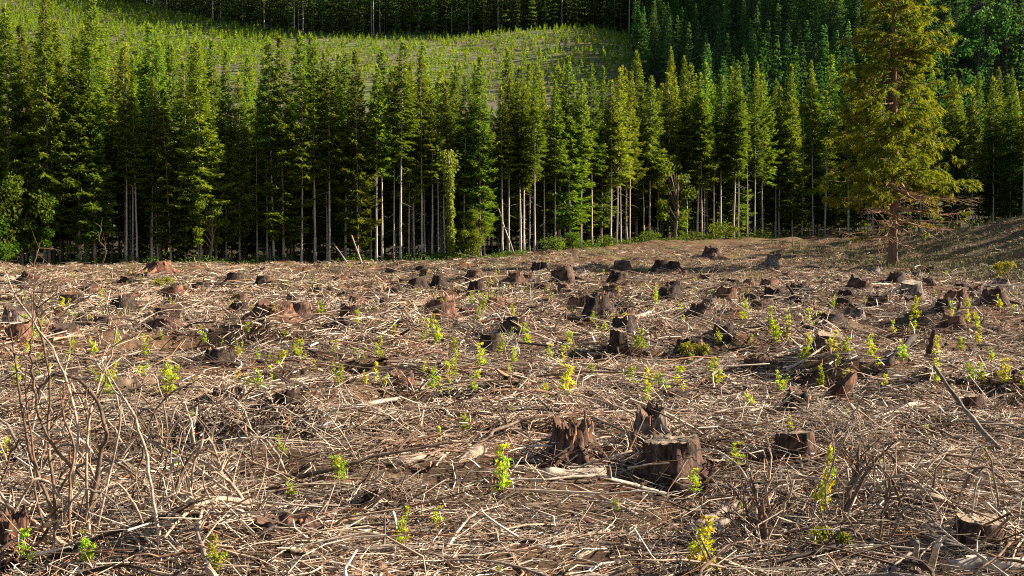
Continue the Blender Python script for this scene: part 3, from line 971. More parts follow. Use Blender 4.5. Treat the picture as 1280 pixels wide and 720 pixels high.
    for k in range(rg.integers(3, 6)):
        b = rg.random() * 6.28
        d = np.array([math.cos(b), math.sin(b), 0]); sd2 = np.array([-d[1], d[0], 0])
        L = r * rg.uniform(0.9, 1.8)
        w = rg.normal() * 0.3
        pts = [d * r * 0.75 + [0, 0, hh * 0.28], d * (r * 1.25) + [0, 0, hh * 0.10], d * (r + L * 0.6) + sd2 * w * L * 0.4 + [0, 0, -0.01], d * (r + L) + sd2 * w * L + [0, 0, -0.1]]
        rm = MB()
        tube(rm, pts, [r * 0.28, r * 0.2, r * 0.12, r * 0.05], 7, np.asarray(bark) * rg.uniform(0.8, 1.5), True, 0.25, rg)
        roots.append(rm)
    return side, fm, sp, roots

def build_stump(seed, r, hh, **kw):
    side, fm, sp, roots = stump_parts(seed, r, hh, **kw)
    return (side.mesh('stump_bark', M['bark'], kw.get('jag', 0) < 0.2), fm.mesh('stump_face', M['cut']), [q.mesh('stump_splinter', M['bark']) for q in sp] if sp else None,
            [q.mesh('stump_root', M['bark'], True) for q in roots])

def put_stump(parts, x, y_, label, group=None, rz=0, tilt=(0, 0), s=(1, 1, 1), dz=0.0, roots=True):
    r = empty('tree_stump', (x, y_, hz(x, y_) + dz), rz)
    r.rotation_euler = (tilt[0], tilt[1], rz); r.scale = s
    bk = link('bark', parts[0], r)
    link('cut_face', parts[1], r)
    if parts[2]:
        for q in parts[2]:
            sp_ = link('splinter', q, bk)
            if len(parts[2]) == 1: sp_['kind'] = 'stuff'
    if roots:
        for q in parts[3]: link('root', q, bk)
    tag(r, label, 'stump', group)
    return r

RED = (0.13, 0.062, 0.038); DARK = (0.042, 0.026, 0.019); BRN = (0.09, 0.050, 0.034); GREY = (0.16, 0.12, 0.10)
TANF = (0.36, 0.28, 0.20); DKF = (0.085, 0.055, 0.038); REDF = (0.12, 0.066, 0.042)
# px, foot py, width px, height px, jag, hollow, bark, face, tilt, label, short phrase
stumps = [
    (840, 606, 88, 58, 0.22, 0.0, BRN, (0.24, 0.18, 0.125), (-0.03, 0.03), 'wide flat cut stump with pale top and dark shaded bark', 'the wide flat cut stump'),
    (716, 580, 66, 66, 0.75, 0.25, BRN, REDF, (0, 0.06), 'tall broken stump with jagged reddish brown rim and hollow top', 'the tall jagged reddish stump'),
    (814, 558, 50, 50, 0.6, 0.2, GREY, REDF, (0, -0.04), 'splintered grey stump with rusty streaks close behind the wide flat stump', 'the splintered grey stump'),
    (994, 578, 56, 32, 0.05, 0.0, BRN, (0.27, 0.2, 0.14), (0.0, 0.05), 'low flat cut stump with pale sawn top beside bare twigs', 'the low pale topped stump'),
    (1226, 688, 76, 40, 0.1, 0.05, BRN, (0.30, 0.22, 0.15), (0, 0), 'broad low stump with weathered flat top beside the bleached log', 'the broad weathered stump'),
    (994, 522, 42, 34, 0.5, 0.35, DARK, DKF, (-0.1, 0.38), 'charred hollow stump tipped over with grey slab side', 'the charred tipped stump'),
    (1216, 522, 32, 26, 0.08, 0.0, BRN, (0.30, 0.22, 0.15), (0, 0), 'small upright brown stump behind the long grey leaning pole', 'the stump by the leaning pole'),
    (1035, 439, 40, 19, 0.12, 0.05, BRN, (0.32, 0.23, 0.15), (0.02, 0.1), 'squat cut stump with slanting brown top in open slash', 'the squat slant topped stump'),
    (947, 463, 38, 20, 0.45, 0.2, RED, REDF, (0, 0.12), 'crumbling low reddish stump beside a yellow green sapling', 'the crumbling reddish stump'),
    (863, 449, 42, 24, 0.5, 0.2, DARK, DKF, (0, 0), 'dark rotten stump overgrown by a yellowish bush', 'the bush covered dark stump'),
    (773, 446, 27, 25, 0.06, 0.0, DARK, (0.26, 0.19, 0.13), (0, 0), 'neat upright dark stump with a long shadow beside pale log', 'the neat stump by the pale log'),
    (613, 443, 30, 23, 0.06, 0.0, DARK, (0.22, 0.15, 0.10), (0, 0.02), 'neat dark drum shaped stump standing alone in straw', 'the dark drum shaped stump'),
    (748, 396, 36, 32, 0.6, 0.2, DARK, DKF, (0, 0.1), 'dark jagged stump with dead twigs leaning on it', 'the dark jagged stump'),
    (836, 376, 30, 21, 0.3, 0.1, DARK, DKF, (0, 0), 'rounded dark stump with crumbling top', 'the rounded crumbling stump'),
    (551, 401, 42, 24, 0.35, 0.1, RED, REDF, (0, 0.1), 'humped reddish stump half buried in dry litter', 'the humped reddish stump'),
    (438, 401, 28, 21, 0.25, 0.1, BRN, REDF, (0, 0.05), 'upright reddish brown stump behind a low sawn disc', 'the stump behind the sawn disc'),
    (429, 410, 22, 9, 0.02, 0.0, DARK, (0.34, 0.27, 0.2), (0, 0), 'low sawn disc of a stump at the foot of a taller one', 'the low sawn disc'),
    (705, 356, 32, 21, 0.35, 0.1, BRN, DKF, (0, 0.2), 'sloping brown stump with a long shadowed side', 'the sloping brown stump'),
    (522, 361, 26, 14, 0.3, 0.1, DARK, DKF, (0, 0), 'low dark stump under a thin fallen pole', 'the stump under the thin pole'),
    (549, 360, 20, 14, 0.3, 0.1, DARK, DKF, (0, 0), 'small dark stump beyond the end of a thin fallen pole', None),
    (595, 367, 22, 15, 0.3, 0.1, DARK, DKF, (0, 0), 'small dark stump beside a scrap of brown log', None),
    (482, 385, 18, 13, 0.2, 0.1, BRN, DKF, (0, 0), 'little brown stump near the humped reddish stump', None),
    (500, 487, 40, 22, 0.5, 0.2, RED, REDF, (0, 0.15), 'broken red brown stump crumbling into the litter', 'the broken red brown stump'),
    (342, 397, 56, 22, 0.4, 0.1, RED, REDF, (0, 0.1), 'wide low reddish rotten stump like a mound', 'the wide reddish mound stump'),
    (295, 356, 24, 13, 0.2, 0.1, DARK, DKF, (0, 0), 'small nearly black stump in pale straw', 'the nearly black stump'),
    (198, 345, 36, 15, 0.4, 0.1, RED, REDF, (0, 0), 'low reddish stump mound close to pale forest trunks', None),
    (110, 368, 38, 16, 0.4, 0.1, BRN, DKF, (0, 0), 'flattened brown stump with rotten top near the shrubby forest edge', None),
    (360, 512, 38, 26, 0.35, 0.15, DARK, REDF, (0, 0), 'squarish dark stump with rusty broken side', 'the squarish dark stump'),
    (23, 429, 36, 28, 0.4, 0.1, RED, REDF, (0, 0), 'reddish upright stump behind the thicket of bare stems', 'the reddish upright stump'),
    (40, 400, 30, 16, 0.4, 0.1, DARK, DKF, (0, 0), 'dark low stump beyond the reddish upright one', None),
    (275, 457, 42, 20, 0.5, 0.3, DARK, DKF, (0, 0), 'dark hollow stump collapsed among dry twigs', None),
    (285, 503, 42, 16, 0.5, 0.3, DARK, DKF, (0, 0), 'collapsed blackish stump beside the squarish dark one', None),
    (966, 332, 20, 15, 0.3, 0.1, GREY, DKF, (0, 0.1), 'greyish pointed stump in the far grass', None),
    (890, 322, 22, 13, 0.2, 0.1, BRN, DKF, (0, 0), 'brown stump next to the yellow green bush on the margin', None),
    (1075, 364, 30, 19, 0.35, 0.1, BRN, DKF, (0, 0.2), 'sloping dark brown stump near the lone golden conifer', 'the stump near the lone conifer'),
    (1139, 372, 30, 19, 0.1, 0.0, GREY, TANF, (0, 0.1), 'pale sided grey stump near the foot of the shaded bank', 'the pale sided grey stump'),
    (1099, 388, 31, 22, 0.3, 0.1, DARK, DKF, (0, 0), 'dark stocky stump with twigs fallen across it', 'the dark stocky stump'),
    (1056, 382, 18, 10, 0.2, 0.1, DARK, DKF, (0, 0), 'tiny dark stump beside the dark stocky one', None),
    (1179, 389, 19, 15, 0.3, 0.1, DARK, DKF, (0, 0), 'small dark stump beside a thin upright snag', None),
    (1243, 383, 32, 20, 0.4, 0.1, BRN, DKF, (0, 0), 'ragged brown stump under the shaded bank', None),
    (840, 503, 34, 15, 0.2, 0.1, DARK, DKF, (0, 0), 'low dark stump half hidden behind a green sapling', None),
    (12, 700, 56, 62, 0.5, 0.2, RED, REDF, (0, 0), 'big rotten red brown stump under the thicket of bare stems', 'the big rotten red stump'),
    (355, 680, 100, 36, 0.5, 0.35, BRN, REDF, (0, 0.05), 'wide rotten stump with hollow centre behind splayed pale branches', 'the wide hollow rotten stump'),
    (255, 664, 46, 24, 0.6, 0.4, DARK, DKF, (0, 0), 'black hollow stump sunk in twigs near the splayed branches', None),
    (160, 586, 36, 20, 0.5, 0.3, DARK, DKF, (0, 0.1), 'burnt black stump with a chip of white wood', None),
    (475, 638, 44, 26, 0.55, 0.4, DARK, DKF, (0, 0), 'short dark stump with open rotten heart', 'the open hearted dark stump'),
    (778, 340, 26, 14, 0.3, 0.1, BRN, DKF, (0, 0), 'rounded brown stump towards the forest edge', None),
    (826, 336, 17, 11, 0.3, 0.1, DARK, DKF, (0, 0), 'first of a pair of dark little stumps near the forest', None),
    (843, 336, 17, 11, 0.3, 0.1, DARK, DKF, (0, 0), 'second of a pair of dark little stumps near the forest', None),
    (674, 340, 18, 12, 0.3, 0.1, DARK, DKF, (0, 0), 'small dark stump close behind a patch of pale slash', None),
    (1175, 640, 50, 18, 0.6, 0.3, RED, REDF, (0, 0), 'crumbled red rotten stump among grey branches', 'the crumbled red stump'),
    (645, 355, 20, 12, 0.3, 0.1, BRN, DKF, (0, 0), 'small brown stump between the sloping stump and the thin pole', None),
    (905, 420, 30, 14, 0.4, 0.2, DARK, DKF, (0, 0), 'low shadowy stump near the black charred log', None),
]
TAKEN = []
for k, (px, py, w, hp, jag, hol, bark, face, tilt, lab, short) in enumerate(stumps):
    x, yy = ground_at(px, py)
    m = yy / F
    r_ = 0.42 * w * m * (1.0 if hp > 12 else 1.1)
    hh = max(0.12, hp * m * (0.82 if w > 60 else 0.98))
    yy += r_ * 0.8; x = x / (yy - r_ * 0.8) * yy
    parts = build_stump(300 + k, r_, hh, jag=jag, hollow=hol, bark=bark, face=face, flare=0.42 if jag < 0.2 else 0.7, seg=44 if w > 45 else 26)
    put_stump(parts, x, yy, lab, None, rnd.random() * 6.28, tilt)
    TAKEN.append((x, yy, r_))
    if short: LAND.append((x, yy, short))
LAND += [(LX, LY, 'the lone golden conifer')]
# small far stumps that only their place tells apart
far_parts = [build_stump(400 + i, 0.34, 0.4, jag=0.35, hollow=0.12, bark=[DARK, BRN, RED, GREY][i % 4], face=DKF if i % 2 else REDF, flare=0.5, seg=18) for i in range(6)]
nfar = 0
while nfar < 90:
    px = rnd.uniform(5, 1275); py = rnd.uniform(338, 420)
    x, yy = ground_at(px, py)
    if yy > 100 or any((x - a) ** 2 + (yy - b) ** 2 < (1.6 + c_) ** 2 for a, b, c_ in TAKEN): continue
    s = rnd.uniform(0.7, 1.25)
    put_stump(far_parts[nfar % 6], x, yy, 'small ragged weathered stump half lost in the far dry slash', 'small stumps far across the clearing', rnd.random() * 6.28, (rnd.gauss(0, .08), rnd.gauss(0, .08)), (s, s, s * rnd.uniform(0.7, 1.2)), -0.03, roots=False)
    TAKEN.append((x, yy, 0.4)); nfar += 1

# ------------------------------------------------------------------ fine litter: twigs, straw, grass
PAL = np.array([(0.56, 0.465, 0.355), (0.43, 0.335, 0.24), (0.28, 0.195, 0.13), (0.14, 0.085, 0.055), (0.28, 0.14, 0.075), (0.055, 0.036, 0.026), (0.56, 0.49, 0.40)])
def litter(N, ylo, yhi, L, rad, seed, K=3, lift=0.05, pw=(0.21, 0.25, 0.22, 0.14, 0.09, 0.06, 0.04), ypow=1.0, xw=0.5, arch=0.1, at=None, steep=0.16):
    rg = np.random.default_rng(seed)
    yy = ylo * (yhi / ylo) ** (rg.random(N) ** ypow)
    x = (rg.random(N) * 2 - 1) * (xw * (yy + 2.0) + 2.2)
    if at is not None: x, yy = at
    keep = (yy < edge_y(x) + 1)
    if at is None: keep &= rg.random(N) < 0.22 + 1.1 * ss(0.3, 0.62, 0.6 * vn(x / 2.6, yy / 2.6, 61) + 0.4 * vn(x / 0.9, yy / 0.9, 62))
    yy, x = yy[keep], x[keep]; N = len(x)
    th = rg.random(N) * math.pi * 2
    pref = vn(x / 1.7, yy / 1.7, 31) * 5.0          # slash lies in swathes
    th = np.where(rg.random(N) < 0.6, pref + rg.normal(size=N) * 0.45, th)
    ln = rg.lognormal(math.log(L), 0.45, N)
    rr = rad * rg.lognormal(0, 0.35, N)
    curv = rg.normal(size=N) * 0.9
    rise = rg.normal(size=N) * steep + 0.03
    li = np.abs(rg.normal(size=N)) * lift
    s = np.linspace(-0.5, 0.5, K)
    ang = th[:, None] + curv[:, None] * s[None]
    cx = x[:, None] + ln[:, None] * s[None] * np.cos(ang)
    cy = yy[:, None] + ln[:, None] * s[None] * np.sin(ang)
    cz = np.maximum(h(cx, cy) + 0.004, (h(x, yy) + li)[:, None] + ln[:, None] * (s[None] * rise[:, None] + arch * rg.random(N)[:, None] * (0.25 - s[None] ** 2) * 2))
    cen = np.stack([cx, cy, cz], -1)
    dirv = np.stack([np.cos(th), np.sin(th), rise], -1)
    sv = np.stack([-np.sin(th), np.cos(th), np.zeros(N)], -1)
    uv = np.cross(dirv, sv)
    tap = np.linspace(1.0, 0.45, K)
    V = np.zeros((N, K, 3, 3))
    for i_, a_ in enumerate((0.5, 2.6, 4.7)):
        V[:, :, i_] = cen + (rr[:, None] * tap[None])[..., None] * (math.cos(a_) * sv + math.sin(a_) * uv)[:, None]
    v = V.reshape(-1, 3)
    base = (np.arange(N) * K * 3)[:, None, None]
    ii = (np.arange(K - 1) * 3)[None, :, None]; j = np.arange(3)[None, None]; j2 = (j + 1) % 3
    q = np.stack([base + ii + j, base + ii + j2, base + ii + 3 + j2, base + ii + 3 + j], -1).reshape(-1, 4)
    ci = rg.choice(len(PAL), N, p=np.array(pw) / sum(pw))
    c = PAL[ci] * (0.75 + 0.5 * rg.random((N, 1)))
    c = c * (0.7 + 0.6 * vn(x / 1.9, yy / 1.9, 63) + 0.25 * (vn(x / 9, yy / 9, 64) - 0.3))[:, None]
    redp = 0.35 * ss(0.6, 0.8, vn(x / 3.1, yy / 3.1, 33))[:, None]
    c = c * (1 - redp * np.array([0.1, 0.35, 0.5])[None])
    c = np.repeat(np.clip(c, 0, 1), K * 3, 0)
    return v, q, c

def stuff(name, arrs, label, cat, material):
    mb_ = MB()
    for v, q, c in arrs: mb_.add(v, q, None, c)
    o = link(name, mb_.mesh(name, material))
    o['kind'] = 'stuff'
    tag(o, label, cat)
    return o
def skirt(seed):
    """debris heaped round the stumps"""
    rg = np.random.default_rng(seed)
    xs_, ys_ = [], []
    for a, b, r_ in TAKEN:
        m = int(70 if b < 20 else 40 if b < 45 else 16)
        an = rg.random(m) * 6.283; d = r_ * (1.0 + 0.9 * rg.random(m)) + 0.04
        xs_.append(a + np.cos(an) * d); ys_.append(b + np.sin(an) * d)
    return np.concatenate(xs_), np.concatenate(ys_)
SKX, SKY = skirt(3)
def heaps(n, ylo, yhi, m, sig, seed):
    rg = np.random.default_rng(seed)
    cy = ylo * (yhi / ylo) ** rg.random(n); cx = (rg.random(n) * 2 - 1) * 0.48 * cy
    return (np.repeat(cx, m) + rg.normal(size=n * m) * sig * 1.5), (np.repeat(cy, m) + rg.normal(size=n * m) * sig)
H1 = heaps(34, 8, 26, 70, 0.30, 71); H2 = heaps(60, 24, 70, 60, 0.5, 72)
stuff('twig_litter', [litter(140000, 6.0, 16, 0.15, 0.0034, 1, 2, 0.03), litter(12000, 6.0, 20, 0.40, 0.0060, 2, 3, 0.05),
                      litter(98000, 13, 42, 0.26, 0.0068, 3, 2, 0.05), litter(85000, 34, 118, 0.5, 0.016, 4, 2, 0.07, ypow=0.85, xw=0.5)]
      + [litter(9000, 6.5, 18, 0.09, 0.012, 9, 2, 0.03, pw=(0.1, 0.15, 0.25, 0.2, 0.2, 0.1, 0.05)), litter(9000, 16, 60, 0.2, 0.03, 10, 2, 0.04, pw=(0.1, 0.15, 0.25, 0.2, 0.15, 0.2, 0.05))]
      + [litter(len(H1[0]), 8, 10, 0.42, 0.007, 11, 3, 0.12, at=H1, steep=0.32), litter(len(H2[0]), 8, 10, 0.7, 0.014, 12, 3, 0.2, at=H2, steep=0.3)]
      + [litter(len(SKX), 8, 10, 0.34, 0.007, 8, 3, 0.10, at=(SKX, SKY), steep=0.45)],
      'mat of dry twigs and straw covering the whole clearing', 'litter', M['litter'])
stuff('slash_sticks', [litter(1100, 6.5, 22, 0.75, 0.011, 5, 5, 0.06, arch=0.12), litter(2400, 18, 60, 0.95, 0.016, 6, 4, 0.08, arch=0.12), litter(1600, 50, 115, 1.6, 0.028, 7, 3, 0.10)],
      'countless thin dead sticks strewn over the clearing', 'sticks', M['litter'])

def grass(N, ylo, yhi, seed, hgt, wid, cols, name, label, thr=0.5, sc=2.2, xw=0.5, xmin=-999):
    rg = np.random.default_rng(seed)
    yy = ylo * (yhi / ylo) ** rg.random(N); x = (rg.random(N) * 2 - 1) * xw * (yy + 2)
    keep = (vn(x / sc, yy / sc, seed) > thr) & (yy < edge_y(x) + 2) & (x > xmin)
    x, yy = x[keep], yy[keep]; n_ = len(x)
    mb_ = MB()
    P = np.c_[x, yy, h(x, yy) - 0.01]
    D = rg.normal(size=(n_, 3)) * 0.5; D[:, 2] = 1
    sc_ = np.clip(yy / 14, 0.8, 3)
    c = np.asarray(cols)[rg.integers(len(cols), size=n_)] * (0.7 + 0.6 * rg.random((n_, 1)))
    blades(mb_, P, D, hgt * rg.lognormal(0, 0.4, n_), wid * sc_, np.clip(c, 0, 1), rg, 0.15, rg.normal(size=(n_, 3)))
    o = link(name, mb_.mesh(name, M['litter']))
    o['kind'] = 'stuff'
    tag(o, label, 'grass')
grass(26000, 6.5, 110, 41, 0.17, 0.008, [(0.42, 0.34, 0.24), (0.30, 0.22, 0.14), (0.22, 0.13, 0.08)], 'dry_grass', 'dry straw coloured grass and weed stalks among the slash')
grass(30000, 26, 115, 47, 0.26, 0.009, [(0.40, 0.31, 0.22), (0.24, 0.16, 0.10), (0.09, 0.06, 0.04), (0.30, 0.2, 0.13)], 'dead_weeds', 'ragged dead weeds and brush over the far clearing', 0.42, 1.6)
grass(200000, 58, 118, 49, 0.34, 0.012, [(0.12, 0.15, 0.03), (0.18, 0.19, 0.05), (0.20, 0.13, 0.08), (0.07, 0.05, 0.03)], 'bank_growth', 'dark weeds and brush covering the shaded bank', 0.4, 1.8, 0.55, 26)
grass(12000, 8, 40, 44, 0.09, 0.005, [(0.17, 0.19, 0.04), (0.22, 0.21, 0.06)], 'ground_weeds', 'low green weeds creeping through the near litter', 0.64, 1.3)
grass(34000, 32, 125, 43, 0.2, 0.012, [(0.16, 0.19, 0.04), (0.22, 0.22, 0.06), (0.11, 0.14, 0.03)], 'green_grass', 'patches of fresh yellow green grass in the far clearing', 0.6, 3.4)

# ------------------------------------------------------------------ fallen branches
WCOL = {'pale': (0.46, 0.37, 0.28), 'tan': (0.38, 0.28, 0.20), 'brown': (0.15, 0.10, 0.068), 'grey': (0.22, 0.175, 0.14), 'dark': (0.06, 0.04, 0.03), 'red': (0.19, 0.11, 0.07), 'white': (0.50, 0.42, 0.33)}
def branch_mesh(seed, L, r0, col, twigs=6, wig=0.06, arch=0.12):
    rg = np.random.default_rng(seed)
    mb_ = MB()
    n_ = 8
    s = np.linspace(0, 1, n_)
    pts = np.c_[(s - 0.5) * L, np.cumsum(rg.normal(size=n_)) * wig * L * 0.4, r0 * 0.6 + arch * L * np.sin(s * math.pi) * rg.uniform(0.1, 1) + 0]
    pts[:, 1] -= pts[:, 1].mean()
    tube(mb_, pts, r0 * np.linspace(1, 0.3, n_), 6, np.asarray(col) * (0.8 + 0.4 * rg.random((n_, 1))), True, 0.25, rg)
    for k in range(twigs):
        i_ = rg.uniform(0.25, 1.0)
        p = np.array([np.interp(i_, s, pts[:, c_]) for c_ in range(3)])
        d = unit(np.array([0.7, rg.choice([-1, 1]) * rg.uniform(0.4, 1), rg.uniform(-0.05, 0.5)]))
        l = L * rg.uniform(0.12, 0.34)
        m_ = p + d * l * 0.5 + rg.normal(size=3) * 0.04 * l
        e = p + d * l + np.array([0, 0, -0.1 * l])
        tube(mb_, [p, m_, e], [r0 * 0.42, r0 * 0.3, r0 * 0.12], 4, np.asarray(col) * rg.uniform(0.8, 1.25), False)
    return mb_
BV = []
for i_ in range(16):
    cn = ['pale', 'tan', 'brown', 'grey', 'brown', 'tan', 'red', 'dark'][i_ % 8]
    BV.append((branch_mesh(500 + i_, 1.0, 0.0105 if i_ % 3 else 0.016, WCOL[cn], rnd.randint(3, 8)).mesh('fallen_branch', M['wood'], True), cn))
ADJ = {'pale': 'bleached pale', 'tan': 'dry tan', 'brown': 'brown', 'grey': 'weathered grey', 'red': 'reddish', 'dark': 'blackened', 'white': 'bleached white'}
ORD = ['nearest', 'second nearest', 'third nearest', 'fourth nearest', 'fifth nearest', 'sixth nearest']
def rank_label(items, look, tail_far, group, land=None, reach=12, words=' such to '):
    LM = land or LAND
    """items: (object, x, y, look key): ranks look-alikes by their distance to the closest landmark"""
    by = {}
    for it in items:
        d = [((it[1] - a) ** 2 + (it[2] - b) ** 2, k) for k, (a, b, _) in enumerate(LM)]
        dm, k = min(d)
        by.setdefault((k, it[3]), []).append((dm, it))
    for (k, lk), lst in by.items():
        lst.sort(key=lambda t: t[0])
        for i_, (dm, it) in enumerate(lst):
            it[0]['group'] = group
            if dm < reach ** 2 and i_ < len(ORD):
                it[0]['label'] = look(lk) + ', ' + ORD[i_] + words + LM[k][2]
            else:
                it[0]['label'] = look(lk) + tail_far
items = []
for i_ in range(240):
    yy = 6.8 * (50 / 6.8) ** (rnd.random() ** 1.15); x = rnd.uniform(-0.48, 0.48) * (yy + 1)
    me, cn = BV[i_ % 16]
    o = link('fallen_branch', me)
    s = rnd.uniform(0.55, 1.45) * (1 + 0.016 * yy)
    a = rnd.random() * 6.283
    e = 0.42 * s
    z1, z2 = hz(x - e * math.cos(a), yy - e * math.sin(a)), hz(x + e * math.cos(a), yy + e * math.sin(a))
    pit = math.atan2(z2 - z1, 2 * e) + abs(rnd.gauss(0, 0.09))
    o.location = (x, yy, max((z1 + z2) / 2, hz(x, yy)) + 0.005 + 0.42 * s * abs(math.sin(pit - math.atan2(z2 - z1, 2 * e))))
    o.rotation_euler = (rnd.gauss(0, 0.3), -pit, a); o.scale = (s, s, s * rnd.uniform(0.7, 1.2))
    o['category'] = 'branch'
    items.append((o, x, yy, cn))
rank_label(items, lambda c_: ADJ[c_] + ' fallen branch', ' lying out in the open slash', 'fallen branches strewn over the clearing')

TLAND = [(*TL[0], 'the tall bright broadleaf tree'), (*TL[2], 'the dark leafy shrub'), (*TL[4], 'the slender pale broadleaf tree'), (*IVY, 'the ivy covered trunk'),
         (*TL[7], 'the open crowned broadleaf tree'), (*TL[8], 'the small yellow green bush'), (*TL[9], 'the low green edge bush')]
rank_label(FRONT, lambda p: p, ' at the forest edge, far from any broadleaf', 'conifers in the front row of the forest edge', TLAND, 30, ' to ')

# ------------------------------------------------------------------ particular logs, poles and sticks
def pole(name, pix, r0, r1, cn, label, cat='branch', lift=0.0, sides=8, twigs=0, seed=0, group=None, ends=None, rough=0.22):
    """pix: photo pixels along it with a height above the ground in metres; the feet stand on the ground"""
    rg = np.random.default_rng(seed + 1000)
    pts = []
    for q in pix:
        if len(q) == 2:
            x, yy = ground_at(*q); pts.append((x, yy, hz(x, yy) + r0 * 0.85 + lift))
        else:
            pts.append(at_depth(q[0], q[1], q[2]))
    pts = np.array(pts, float)
    o0 = pts[0].copy()
    n_ = max(6, 3 * len(pts))
    s0 = np.linspace(0, 1, len(pts)); s = np.linspace(0, 1, n_)
    P = np.stack([np.interp(s, s0, pts[:, i]) for i in range(3)], 1)
    P[1:-1] = (P[:-2] + 2 * P[1:-1] + P[2:]) / 4
    P[1:-1] += rg.normal(size=(n_ - 2, 3)) * r0 * 0.2
    P -= o0
    mb_ = MB()
    col = np.asarray(WCOL[cn])
    tube(mb_, P, np.linspace(r0, r1, n_), sides, col * (0.45 + 0.75 * rg.random((n_, 1))), True, rough, rg)
    Ltot = np.linalg.norm(P[-1])
    for k in range(twigs):
        i_ = rg.integers(n_ // 4, n_)
        d = unit(unit(P[-1][None])[0] * 0.6 + rg.normal(size=3) * 0.6 + np.array([0, 0, 0.25]))
        l = Ltot * rg.uniform(0.1, 0.3)
        tube(mb_, [P[i_], P[i_] + d * l * 0.5 + rg.normal(size=3) * 0.03 * l, P[i_] + d * l], [r0 * 0.35, r0 * 0.25, r0 * 0.1], 4, col * rg.uniform(0.8, 1.2), False)
    if ends:
        r = empty(name, tuple(o0))
        link('bark', mb_.mesh(name, M['wood'], True), r)
        for e_, nb_ in ((0, 1), (n_ - 1, n_ - 2)):
            d = unit((P[e_] - P[nb_])[None])[0]
            em = MB(); rr = (r0 if e_ == 0 else r1) * 0.93
            tube(em, [P[e_] - d * 0.01, P[e_] + d * 0.006], [rr, rr], sides, ends)
            link('cut_end', em.mesh('cut_end', M['cut']), r)
        o = r
    else:
        o = link(name, mb_.mesh(name, M['wood'], True)); o.location = tuple(o0)
    tag(o, label, cat, group)
    return o
PE = (0.5, 0.4, 0.28)
pole('log', [(675, 601), (755, 594)], 0.055, 0.05, 'pale', 'short pale sawn log lying beside the wide flat stump', 'log', ends=PE)
pole('log', [(762, 414), (816, 393)], 0.10, 0.07, 'white', 'bleached pale log pointing away behind the neat stump', 'log', ends=PE, seed=3)
pole('log', [(1180, 719), (1285, 714)], 0.055, 0.06, 'white', 'bleached white log beside the broad weathered stump', 'log', ends=PE, seed=4)
pole('log', [(932, 376), (1000, 380)], 0.16, 0.12, 'dark', 'charred black log in the far slash', 'log', ends=(0.05, 0.035, 0.03), seed=5)
pole('log', [(495, 583), (556, 572)], 0.045, 0.05, 'tan', 'half rotten pale log with dark underside', 'log', ends=PE, seed=6)
pole('log', [(1085, 533), (1150, 510)], 0.06, 0.04, 'white', 'bleached crooked log near the charred tipped stump', 'log', ends=PE, seed=7)
pole('log', [(138, 494), (165, 489), (190, 487), (218, 490), (246, 492)], 0.11, 0.09, 'brown', 'long dark log standing in for the shaded hollow under the litter bank', 'log', ends=(0.08, 0.05, 0.035), seed=8, sides=14, rough=0.3, twigs=7)  # dark wood in place of the shade beneath overhanging litter
pole('log', [(866, 668), (900, 650), (938, 628)], 0.05, 0.035, 'grey', 'weathered grey log slanting beside a dead shrub', 'log', ends=PE, seed=9, twigs=3)
pole('log', [(880, 672), (925, 644)], 0.035, 0.03, 'grey', 'split grey stick beside the weathered slanting log', 'branch', seed=10)
pole('log', [(430, 514), (500, 503)], 0.035, 0.03, 'pale', 'pale low log in the open straw', 'log', ends=PE, seed=11)
pole('log', [(580, 700), (760, 668)], 0.03, 0.02, 'tan', 'long thin tan pole lying flat in twigs', 'branch', seed=12, twigs=4)
pole('log', [(420, 695), (560, 690)], 0.035, 0.025, 'grey', 'thick grey branch lying in the litter', 'branch', seed=13, twigs=3)
pole('leaning_pole', [(1250, 566), (1205, 512, 12.6), (1168, 458, 13.0)], 0.032, 0.022, 'grey', 'long grey dead pole leaning up out of the slash', 'branch', seed=14, twigs=2)
pole('leaning_stick', [(1108, 462), (1143, 420, 19.4)], 0.06, 0.05, 'dark', 'thick dark stick leaning out of the slash', 'branch', seed=15)
pole('leaning_stick', [(1161, 446), (1168, 412, 20.6)], 0.055, 0.035, 'dark', 'short upright dark stick near a leaning dark one', 'branch', seed=16)
pole('snag', [(1199, 408), (1198, 390, 30.5), (1200, 374, 30.4)], 0.075, 0.05, 'brown', 'thin upright snag of broken brown wood', 'snag', seed=17)
pole('thin_pole', [(500, 362), (540, 357), (568, 358)], 0.06, 0.04, 'dark', 'thin dark pole lying across low stumps', 'branch', 0.35, seed=18)
pole('thin_pole', [(983, 379), (996, 372, 42.5), (983, 357, 42.6)], 0.07, 0.05, 'dark', 'crooked black stick rising from the charred log', 'branch', seed=19)
pole('thin_pole', [(870, 368), (912, 352, 46.0)], 0.06, 0.03, 'brown', 'dead branch leaning up near the rounded crumbling stump', 'branch', seed=20, twigs=3)
pole('dead_sapling', [(992, 318), (990, 292, 90.0)], 0.06, 0.03, 'grey', 'thin dead upright stem in the shaded far grass', 'snag', seed=21)
pole('leaning_pole', [(434, 330), (414, 300, 110.5)], 0.07, 0.05, 'pale', 'pale dead pole leaning against the forest edge', 'branch', seed=22)
pole('leaning_pole', [(642, 318), (622, 258, 116.5)], 0.09, 0.06, 'pale', 'thin pale dead trunk leaning into the forest edge', 'branch', seed=23)
pole('leaning_pole', [(452, 330), (438, 290, 109.5)], 0.08, 0.06, 'tan', 'dead tan trunk leaning beside the pale leaning pole', 'branch', seed=24)
pole('dead_branch', [(128, 332), (134, 312, 99.), (122, 300, 99.), (128, 285, 99.), (118, 278, 99.)], 0.06, 0.03, 'brown', 'crooked dead sapling standing before the dark shrubs', 'snag', seed=25, twigs=6)
